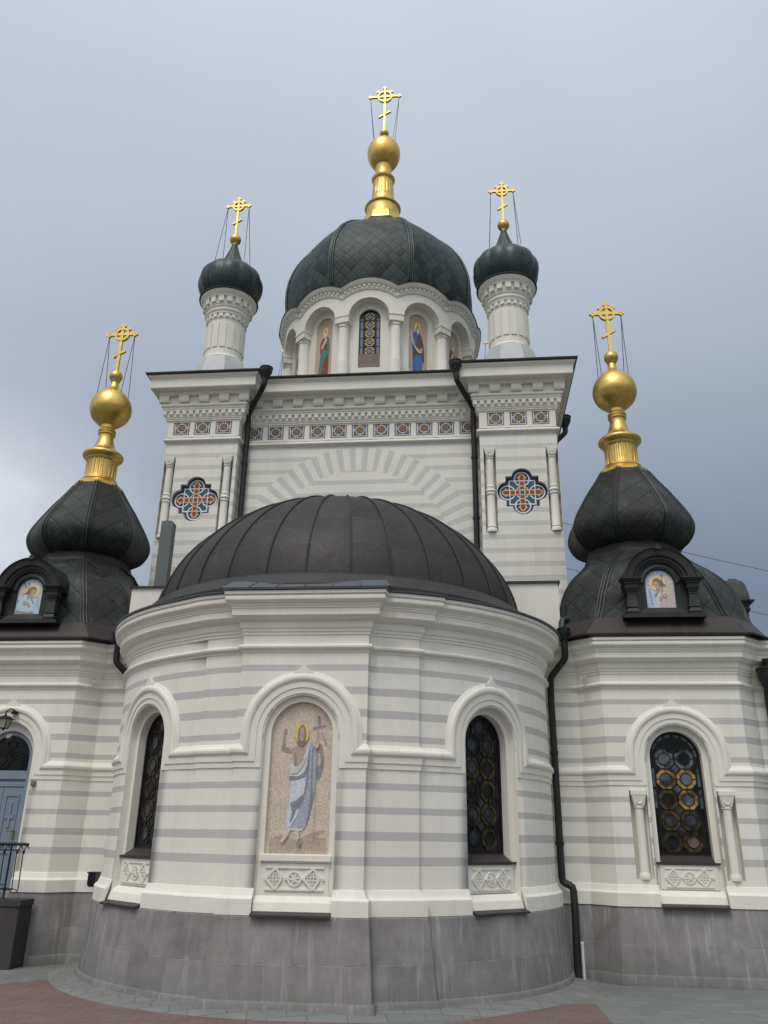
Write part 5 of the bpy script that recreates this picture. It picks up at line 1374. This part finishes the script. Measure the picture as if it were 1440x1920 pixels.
def prophet(kind):
    b = MB(); b.cur = order.index('sand_pale'); b.slab(arch_outline(0, .262, 12.19, 13.60, 20), 0, .02)
    if kind == 0:      # red robe, green mantle, hands folded over a scroll
        A = [('red', [(-20, 2), (-22, 30), (-30, 56), (-26, 66), (-10, 72), (12, 72), (26, 64), (26, 40), (22, 2)], 1),
             ('green', [(-34, 4), (-30, 24), (-26, 40), (-10, 50), (14, 46), (10, 36), (-6, 24), (-16, 6)], 1), ('green', [(16, 62), (28, 62), (30, 40), (24, 36), (16, 46)], 1),
             ('gold', [(15 * math.cos(q * math.pi / 8) + 2, 82 + 7.5 * math.sin(q * math.pi / 8)) for q in range(16)], 1),
             ('skin', [(-5, 83), (2, 88), (9, 83), (7, 77), (-2, 77)], 1), ('white_robe', [(-7, 79), (9, 79), (7, 71), (0, 68), (-6, 72)], 1),
             ('cream', [(-22, 54), (-4, 66), (14, 68), (6, 60), (-14, 52)], 1), ('skin', [(-6, 60), (6, 63), (8, 59), (-4, 56)], 1)]
    else:              # blue robe, brown mantle, long pale scroll
        A = [('blue', [(-24, 0), (-26, 24), (-30, 52), (-26, 70), (-8, 74), (16, 70), (22, 40), (20, 0)], 1),
             ('brown', [(6, 72), (22, 66), (32, 46), (34, 22), (24, 22), (8, 30), (-10, 30), (-26, 22), (-24, 38), (-10, 52)], 1),
             ('blue', [(-22, 0), (-20, 28), (0, 32), (18, 30), (16, 0)], 1),
             ('gold', [(15 * math.cos(q * math.pi / 8), 83 + 7.5 * math.sin(q * math.pi / 8)) for q in range(16)], 1),
             ('hair', [(-8, 82), (0, 90), (9, 84), (8, 76), (-6, 76)], 1), ('skin', [(-5, 83), (0, 88), (6, 83), (5, 78), (-4, 78)], 1), ('white_robe', [(-5, 79), (7, 79), (5, 72), (0, 70), (-4, 73)], 1),
             ('cream', [(-40, 70), (-30, 70), (-20, 54), (0, 44), (18, 44), (20, 38), (0, 38), (-24, 50), (-38, 64)], 1), ('skin', [(14, 46), (24, 47), (24, 42), (14, 40)], 1)]
    for k, (cn, pts, sm_) in enumerate(A):
        b.cur = order.index(cn); b.slab([(x * .0052, 12.20 + z * .0158) for x, z in (blob(pts) if sm_ else pts)], -.0012 * (k + 1), None)
    return b.build('prophet_panel', [MC[k] for k in order], drum, 0)
pp = [prophet(0), prophet(1)]
used = set()
for k in (1, 11, 2, 4, 5, 7, 8, 10):
    a = R(30 * k); r_ = RI - .06; src = pp[{1: 1, 11: 0, 2: 0, 10: 1}.get(k, k % 2)]
    o = src if src not in used else src.copy()
    if src in used: col.objects.link(o)
    used.add(src)
    o.location = (r_ * math.sin(a), TY - r_ * math.cos(a), 0); o.rotation_euler = (0, 0, a)

md = MB()
prof = spline([(2.36, 14.25), (2.45, 14.55), (2.52, 14.90), (2.55, 15.30), (2.525, 15.70), (2.44, 16.08), (2.29, 16.46), (2.05, 16.86), (1.74, 17.22), (1.37, 17.54), (1.0, 17.85), (.70, 18.18), (.48, 18.55)], 4)
NG = 8; SG = 10
def gore(a, r):
    f = (a + math.pi / 8) % (math.pi / 4) - math.pi / 8     # angle from face centre
    flatr = 1 / math.cos(f)
    return r * (1 + (flatr - 1) * .55)
for k in range(NG):
    rows = []; uvs = []; v = 0
    for i, (r_, z) in enumerate(prof):
        if i: v += math.hypot(r_ - prof[i - 1][0], z - prof[i - 1][1])
        row = []; uv_ = []; wd = r_ * math.pi / 4 * 1.03
        for j in range(SG + 1):
            a = math.pi / 8 + k * math.pi / 4 + j * math.pi / 4 / SG
            q = gore(a, r_); row.append((q * math.sin(a), TY - q * math.cos(a), z)); uv_.append(((j / SG - .5) * wd + 7.2 * k, v))
        rows.append(row); uvs.append(uv_)
    md.grid(rows, False, uvs)
mdome = md.build('main_dome', M_tiles, church, 25)
rb = None
for k in range(8):
    a = math.pi / 8 + k * math.pi / 4
    b = MB()
    for off in (-.05, .05):
        pts = []
        for r_, z in prof[5:-6]:
            q = gore(a, r_) + .006; a2 = off * (.5 + .5 * r_ / 2.57) / max(q, .3)
            pts.append((q * math.sin(a2), -q * math.cos(a2), z))
        b.tube(pts, .022, 8)
    pts = [(0, -(gore(a, r_) + .015), z) for r_, z in prof[5:-6]]; b.tube(pts, .019, 8)
    if rb is None: rb = b.build('dome_rib', M_patina, mdome); o = rb
    else: o = rb.copy(); col.objects.link(o)
    o.location = (0, TY, 0); o.rotation_euler = (0, 0, a)
ms_ = MB(); ms_.tf = lambda v: Vector((v.x, v.y + TY, v.z))
octo([(.60, 18.34, .414), (.53, 18.62, .414), (.49, 18.70, .414), (0, 18.70, .414)], ms_, 1)
ms_.lathe([(.50, 18.66), (.49, 18.7), (.49, 18.9), (.485, 19.0), (.49, 19.02), (.525, 19.04), (.54, 19.075), (.52, 19.10), (.47, 19.13), (.40, 19.2), (.36, 19.30), (.345, 19.42), (.335, 19.5)], 40)
ms_.lathe([(.335, 19.5), (.33, 19.52), (.30, 20.10), (.305, 20.12)], 160, rmod=fluted(20, 19.52, 20.10, .045))
ms_.lathe([(.305, 20.11), (.33, 20.13), (.35, 20.17), (.355, 20.2), (.335, 20.235), (.29, 20.26), (.255, 20.30), (.245, 20.34), (.24, 20.72), (.25, 20.74), (.24, 20.76)], 40)
ms_.lathe(spline([(.24, 20.70), (.36, 20.80), (.46, 20.98), (.502, 21.20), (.475, 21.42), (.38, 21.60), (.22, 21.72), (.10, 21.78), (.075, 21.86), (.07, 21.95)], 5), 44)
ms_.lathe([(.07, 21.93)] + [(.142 * math.sin(math.pi * k / 12), 22.07 - .142 * math.cos(math.pi * k / 12)) for k in range(2, 13)], 24)
ms_.build('main_spire', M_gold, mdome, 35)
make_cross('main_cross', 1.86, .52, .052, mdome, (0, TY, 22.18), .07, (.30, -.52))

# ================================================================== CORNER TURRETS
def make_turret():
    """local origin: turret axis at ground level"""
    b = MB()
    tb = MB(); octo([(.70, 10.98, .414), (.66, 11.20, .414), (.58, 11.50, .414), (.515, 11.72, .414), (.475, 11.81, .414), (.43, 11.82, .414)], tb, 1)
    b.lathe([(.46, 11.80), (.475, 11.825), (.472, 11.85), (.455, 11.87), (.439, 11.89)], 40)
    fl2 = fluted(16, 12.0, 12.74, .0)
    def rm(a, z, r): return r
    b.lathe([(.439, 11.88), (.435, 12.0), (.43, 12.80), (.43, 12.84)], 64)
    # slim raised ribs with round heads
    for k in range(16):
        a = 2 * math.pi * (k + .5) / 16
        m2 = cyl(0, 0, .432, a)
        P = [(-.062, 12.06), (.062, 12.06), (.062, 12.72), (-.062, 12.72)]
        f = [b.add(m2(u, z, .026)) for u, z in P]; bb_ = [b.add(m2(u, z, -.005)) for u, z in P]
        b.face(f)
        for e in range(len(P)): b.face([f[(e + 1) % len(P)], f[e], bb_[e], bb_[(e + 1) % len(P)]])
    def blocks(n, r0, r1, z0, z1, hw, ph=0):
        for k in range(n):
            m2 = cyl(0, 0, r0, 2 * math.pi * (k + ph) / n)
            P = [(-hw, z0), (hw, z0), (hw, z1), (-hw, z1)]
            f = [b.add(m2(u, z, r1 - r0)) for u, z in P]; bb_ = [b.add(m2(u, z, -.01)) for u, z in P]
            b.face(f)
            for e in range(4): b.face([f[(e + 1) % 4], f[e], bb_[e], bb_[(e + 1) % 4]])
    blocks(20, .45, .475, 12.86, 12.95, .042)
    b.lathe([(.43, 12.83), (.445, 12.845), (.445, 12.95), (.48, 12.96), (.48, 12.99), (.495, 13.01), (.51, 13.04), (.505, 13.07), (.485, 13.08), (.485, 13.11), (.50, 13.12), (.515, 13.145), (.51, 13.17), (.525, 13.19), (.525, 13.36), (.585, 13.365), (.59, 13.39), (.61, 13.41), (.64, 13.45), (.655, 13.475), (.655, 13.51), (.62, 13.52)], 48)
    blocks(18, .525, .58, 13.22, 13.364, .055)
    tur = b.build('turret', M_white, church, 28)
    tb.build('turret_base', M_zinc, tur, 20)
    e = MB(); e.lathe([(.65, 13.508), (.69, 13.51), (.695, 13.535), (.64, 13.56), (.55, 13.58)], 48); e.build('turret_eave', M_dark, tur)
    o = MB()
    pr = spline([(.58, 13.55), (.66, 13.66), (.735, 13.82), (.765, 13.98), (.76, 14.12), (.715, 14.26), (.62, 14.375), (.48, 14.455), (.36, 14.54), (.27, 14.67), (.195, 14.84), (.125, 15.03), (.08, 15.17), (.06, 15.26)], 4)
    NGo = 12; SGo = 6; rows = []
    for r_, z in pr:
        row = []
        for k in range(NGo):
            for j in range(SGo):
                a = 2 * math.pi * (k + j / SGo) / NGo; t = abs(j / SGo - .5) * 2
                q = r_ * (1.0 - .06 * t ** 2); row.append((q * math.sin(a), -q * math.cos(a), z))
        rows.append(row)
    o.grid(rows, True); on = o.build('onion_dome', M_patina_r, tur, 50)
    s_ = MB()
    for k in range(NGo):
        a = 2 * math.pi * k / NGo
        s_.tube([(r_ * .943 * math.sin(a), -r_ * .943 * math.cos(a), z) for r_, z in pr[:-1]], .016, 5)
    s_.build('onion_seams', M_patina, tur)
    gb = MB(); gb.lathe([(.07, 15.24), (.062, 15.28)] + [(.142 * math.sin(math.pi * k / 12), 15.42 - .142 * math.cos(math.pi * k / 12)) for k in range(2, 13)], 24)
    gb.build('gilded_ball', M_gold, tur)
    make_cross('turret_cross', 1.22, .325, .046, tur, (0, 0, 15.53), .05, (.36, -.90))
    return tur
tur = make_turret(); kids(tur)
TX, TYF = 3.2745, 15.70
tur.location = (TX, TYF, 0)
for x_, y_ in ((-TX, TYF), (TX, 2 * TY - TYF), (-TX, 2 * TY - TYF)):
    c = copy_tree(tur); c.location = (x_, y_, 0)

# ================================================================== THINGS FIXED TO OR STANDING BY THE CHURCH
def drainpipe(label, pts, rad=.055, hopper=None, name='drainpipe', joints=True):
    r0 = empty(name, (pts[-1][0], pts[-1][1], 0)); tag(r0, label, 'drainpipe', 'drainpipes on the church walls')
    off = Vector(r0.location)
    b = MB(); P = [Vector(p) - off for p in pts]
    dn = [P[0]]
    for i in range(1, len(P) - 1):       # small rounded elbows
        a = P[i] + (P[i - 1] - P[i]).normalized() * min(.05, (P[i - 1] - P[i]).length * .4); c_ = P[i] + (P[i + 1] - P[i]).normalized() * min(.05, (P[i + 1] - P[i]).length * .4)
        dn += [a, P[i] * .5 + (a + c_) * .25, c_]
    dn.append(P[-1]); b.tube(dn, rad, 12)
    b.build('pipe', M_pipe, r0)
    if hopper:
        h = MB(); x, y, z = Vector(hopper[:3]) - off; s_ = hopper[3]
        h.lathe([(s_ * .45, z - s_ * 1.3), (s_ * .62, z - s_ * .9), (s_ * .95, z - s_ * .1), (s_, z), (s_, z + s_ * .55), (s_ * 1.1, z + s_ * .6), (s_ * 1.1, z + s_ * .75), (s_ * .85, z + s_ * .75), (s_ * .8, z + s_ * .2), (0, z + s_ * .2)], 16, (x, y))
        h.build('hopper', M_pipe, r0)
    if joints:
        a, c_ = max(zip(P, P[1:]), key=lambda q: (q[0] - q[1]).length); L = (a - c_).length; n = max(1, int(L / 1.1))
        for k in range(n):
            p = a.lerp(c_, (k + .6) / n); d_ = (c_ - a).normalized()
            j = MB(); j.tube([p - d_ * .025, p + d_ * .025], rad * 1.22, 12); j.box(p.x - .012, p.x + .012, p.y, p.y + rad + .06, p.z - .012, p.z + .012); j.build('bracket', M_pipe, r0)
    return r0
drainpipe('dark drainpipe with round hopper on the left side of the tower front', [(-1.93, 14.60, 10.86), (-1.95, 14.60, 10.62), (-2.42, 15.24, 10.28), (-2.42, 15.26, 9.9), (-2.42, 15.26, 5.87)], .058, (-1.93, 14.60, 10.92, .13))
drainpipe('dark drainpipe with round hopper on the right side of the tower front', [(2.07, 14.60, 10.86), (2.09, 14.60, 10.55), (2.42, 15.24, 10.25), (2.42, 15.26, 9.9), (2.42, 15.26, 5.87)], .058, (2.07, 14.60, 10.90, .13))
drainpipe('short dark drainpipe on the outer flank of the right tower pier', [(4.58, 17.2, 10.86), (4.58, 17.2, 10.6), (4.22, 17.2, 10.25), (4.17, 17.2, 9.9), (4.17, 17.2, 5.2)], .06, (4.58, 17.2, 10.9, .14))
drainpipe('dark drainpipe running down between the apse and the right chapel', [(3.70, 12.90, 4.78), (3.70, 12.93, 4.45), (3.46, 13.02, 4.16), (3.455, 13.06, 3.8), (3.455, 13.04, 1.24), (3.60, 12.98, 1.18), (3.60, 12.95, .9), (3.58, 12.90, .06)], .052, (3.70, 12.90, 4.84, .10))
drainpipe('dark drainpipe bent under the cornice between the apse and the left chapel', [(-3.62, 12.92, 4.78), (-3.62, 12.94, 4.42), (-3.30, 13.08, 4.10), (-3.26, 13.12, 3.8), (-3.26, 13.12, .06)], .052, (-3.62, 12.92, 4.84, .10))
drainpipe('thick dark drainpipe at the outer edge of the right chapel', [(6.80, 13.02, 4.45), (6.80, 13.05, 4.2), (6.77, 13.07, 3.9), (6.77, 13.07, .06)], .10, (6.80, 13.0, 4.15, .20))
drainpipe('short roof drainpipe with square arm beside the right chapel dome', [(4.10, 13.42, 5.50), (4.10, 13.38, 5.18), (3.74, 13.28, 5.16), (3.71, 13.2, 4.95), (3.71, 13.0, 4.92)], .06, (4.10, 13.42, 5.50, .12), joints=False)
drainpipe('short roof drainpipe with hopper beside the left chapel dome', [(-4.10, 13.42, 5.50), (-4.10, 13.38, 5.18), (-3.74, 13.28, 5.16), (-3.71, 13.2, 4.95), (-3.71, 13.0, 4.92)], .06, (-4.10, 13.42, 5.50, .12), joints=False)

d_ = MB(); d_.box(-.115, .115, -.09, .09, 5.865, 7.30); d_.slab([(-.115, 7.30), (.115, 7.30), (.115, 7.315), (.085, 7.345), (-.115, 7.345)], -.09, .09)
o = d_.build('metal_duct', M_duct, None, 20, loc=(-3.46, 14.1, 0)); tag(o, 'tall grey metal duct standing on the coping left of the apse roof', 'duct')

# lantern over the door
ln = empty('wall_lantern', (-GX + .03, BY - .07, 3.36)); tag(ln, 'black four-sided wall lantern hanging above the blue door', 'lantern')
b = MB(); b.lathe([(0, .20), (.055, .20), (.055, .235), (.0, .235)], 12, (.05, .0)); b.tube([(.05, .03, .21), (.05, -.02, .26), (.02, -.10, .27), (-.02, -.13, .22), (-.02, -.13, .17)], .011, 8); b.tube([(.05, .03, .12), (.03, -.03, .10), (.0, -.06, .16)], .009, 6)
b.lathe([(.03, .02), (.06, .0), (.08, .22), (.09, .24), (.03, .29)], 20, (.06, .02)) if False else None
b.build('bracket', M_iron, ln)
b = MB()
def frus(mb, x, y, prof_):
    v = [mb.add((x + a * h, y + c * h, z)) for h, z in prof_ for a, c in ((-1, -1), (1, -1), (1, 1), (-1, 1))]
    for lv in range(len(prof_) - 1):
        for e in range(4): mb.face([v[lv * 4 + e], v[lv * 4 + (e + 1) % 4], v[lv * 4 + 4 + (e + 1) % 4], v[lv * 4 + 4 + e]])
frus(b, -.02, -.13, [(.0, -.08), (.012, -.07), (.012, -.05), (.05, -.045), (.05, -.035)]); frus(b, -.02, -.13, [(.088, .095), (.095, .10), (.07, .13), (.03, .155), (.012, .165), (.012, .18), (0, .185)])
for a, c in ((-1, -1), (1, -1), (1, 1), (-1, 1)): b.tube([(-.02 + a * .048, -.13 + c * .048, -.035), (-.02 + a * .08, -.13 + c * .08, .098)], .007, 6)
b.build('cage', M_iron, ln, 20)
b = MB(); frus(b, -.02, -.13, [(.043, -.035), (.074, .095)]); b.build('glass', M_lamp_glass, ln, 0)
# intercom-like boxes and cameras
for x, y, z, lab, s_ in ((3.97, 12.98, 4.16, 'small white security camera under the cornice of the right chapel', 1), (-3.97, 12.98, 4.12, 'small white security camera under the cornice of the left chapel', -1)):
    r0 = empty('security_camera', (x, y, z)); tag(r0, lab, 'camera', 'security cameras under the cornices')
    b = MB(); b.tube([(0, .10, .02), (0, 0, .02), (0, -.02, .0)], .008, 6); b.build('bracket', M_whitepaint, r0)
    b = MB(); b.tube([(s_ * .03, .02, .0), (-s_ * .02, -.05, -.012), (-s_ * .05, -.10, -.02)], .020, 10); b.box(-s_ * .02 - .02, -s_ * .02 + .02, -.10, .0, .012, .02); b.build('camera_body', M_whitepaint, r0)
b = MB(); b.lathe([(0, -.03), (.035, -.03), (.04, .0), (.035, .03), (0, .03)], 14); b.tf = None
b2 = MB(); b2.box(-.035, .035, -.04, .0, -.035, .035); b2.box(-.025, .025, -.052, -.04, -.025, .025)
o = b2.build('door_bell_box', M_stone_p, None, 20, loc=(-4.66, BY, 2.50)); tag(o, 'small pinkish junction box on the wall beside the blue door', 'box')
r0 = empty('floodlight', (-GX + .06, BY - .06, 3.22)); tag(r0, 'tiny white spotlight fixed under the black lantern', 'spotlight')
b = MB(); b.tube([(0, .06, .02), (0, .0, .02)], .012, 8); b.tube([(0, .01, .0), (0, -.06, -.02)], .028, 10); b.build('housing', M_whitepaint, r0)

# white stake
b = MB(); b.lathe([(0, 0), (.03, 0), (.03, .015), (.02, .02), (.02, .46), (.024, .465), (.02, .49), (0, .50)], 12)
o = b.build('marker_pipe', M_whitepaint, None, 30, loc=(3.66, 12.86, .0)); tag(o, 'thin white upright pipe in the corner beside the drainpipe foot', 'pipe')
# dark box in the left corner
b = MB(); b.box(-.05, .10, -.06, .12, 0, .02); b.box(-.06, .06, -.08, .10, .02, .19); b.box(-.075, .075, -.095, .10, .19, .205)
o = b.build('meter_box', M_iron, None, 20, loc=(-3.52, 12.98, 1.04)); tag(o, 'small dark box in the corner left of the apse base', 'box'); 

# landing and railing before the door
b = MB(); 
b.box(-6.9, -4.27, 12.32, 12.72, .80, .88); b.box(-6.85, -4.29, 12.34, 12.72, .0, .80)
b.box(-6.9, -6.4, 11.9, 12.30, 0, .58); b.box(-6.9, -6.4, 11.5, 11.9, 0, .29)
ld_ = b.build('door_landing', material('dark landing stone', f_plain((.060, .056, .056), .85, 0, .6, 3.5, .2, .4)), None, 20); tag(ld_, 'dark stone landing under the iron railing by the door', 'landing')
rl = empty('railing', (-5.5, 12.38, .88)); tag(rl, 'black wrought iron railing with curved bars on the landing', 'railing')
RX0, RX1, RYY = -1.35, 1.12, .0
b = MB(); b.tube([(RX0, RYY, .74), (RX1, RYY, .74), (RX1 + .06, RYY, .735)], .022, 8); b.build('handrail', M_iron, rl)
b = MB(); b.tube([(RX0, RYY, .14), (RX1 - .06, RYY, .14)], .010, 6); b.tube([(RX0, RYY, .66), (RX1 - .06, RYY, .66)], .009, 6); b.build('rails', M_iron, rl)
n = 26
for k in range(n):
    x = RX0 + .03 + (RX1 - .03 - RX0) * k / (n - 1)
    b = MB()
    if k % 3 == 2: b.tube([(x, 0, 0), (x, 0, .74)], .013, 8); b.lathe([(0, .10), (.024, .12), (.024, .16), (0, .18)], 8, (x, 0)); b.lathe([(0, .0), (.035, .0), (.02, .02), (0, .03)], 8, (x, 0)); 
    else: b.tube([(x - .03, 0, .14), (x, 0, .10), (x + .008, 0, .16), (x, 0, .40), (x - .004, 0, .62), (x + .02, 0, .70), (x + .05, 0, .715), (x + .075, 0, .68)], .0085, 6); b.lathe([(0, .60), (.018, .62), (.018, .65), (0, .67)], 8, (x, 0))
    b.build('baluster', M_iron, rl)

# cables strung far behind on the right
for i, (za, zb2, y, lab) in enumerate(((16.9, 14.5, 40, 'upper thin overhead cable in the sky right of the tower'), (14.55, 12.3, 40.3, 'lower thin overhead cable in the sky right of the tower'))):
    b = MB(); pts = []
    for k in range(25):
        t = k / 24; x = 4 + 22 * t
        zl = za + (zb2 - za) * (x - 8.34) / 8.9
        pts.append((x, y, zl - .25 * math.sin(math.pi * t)))
    b.tube(pts, .014, 5); o = b.build('overhead_cable', M_wire, None, 40); tag(o, lab, 'cable', 'overhead cables behind the church')
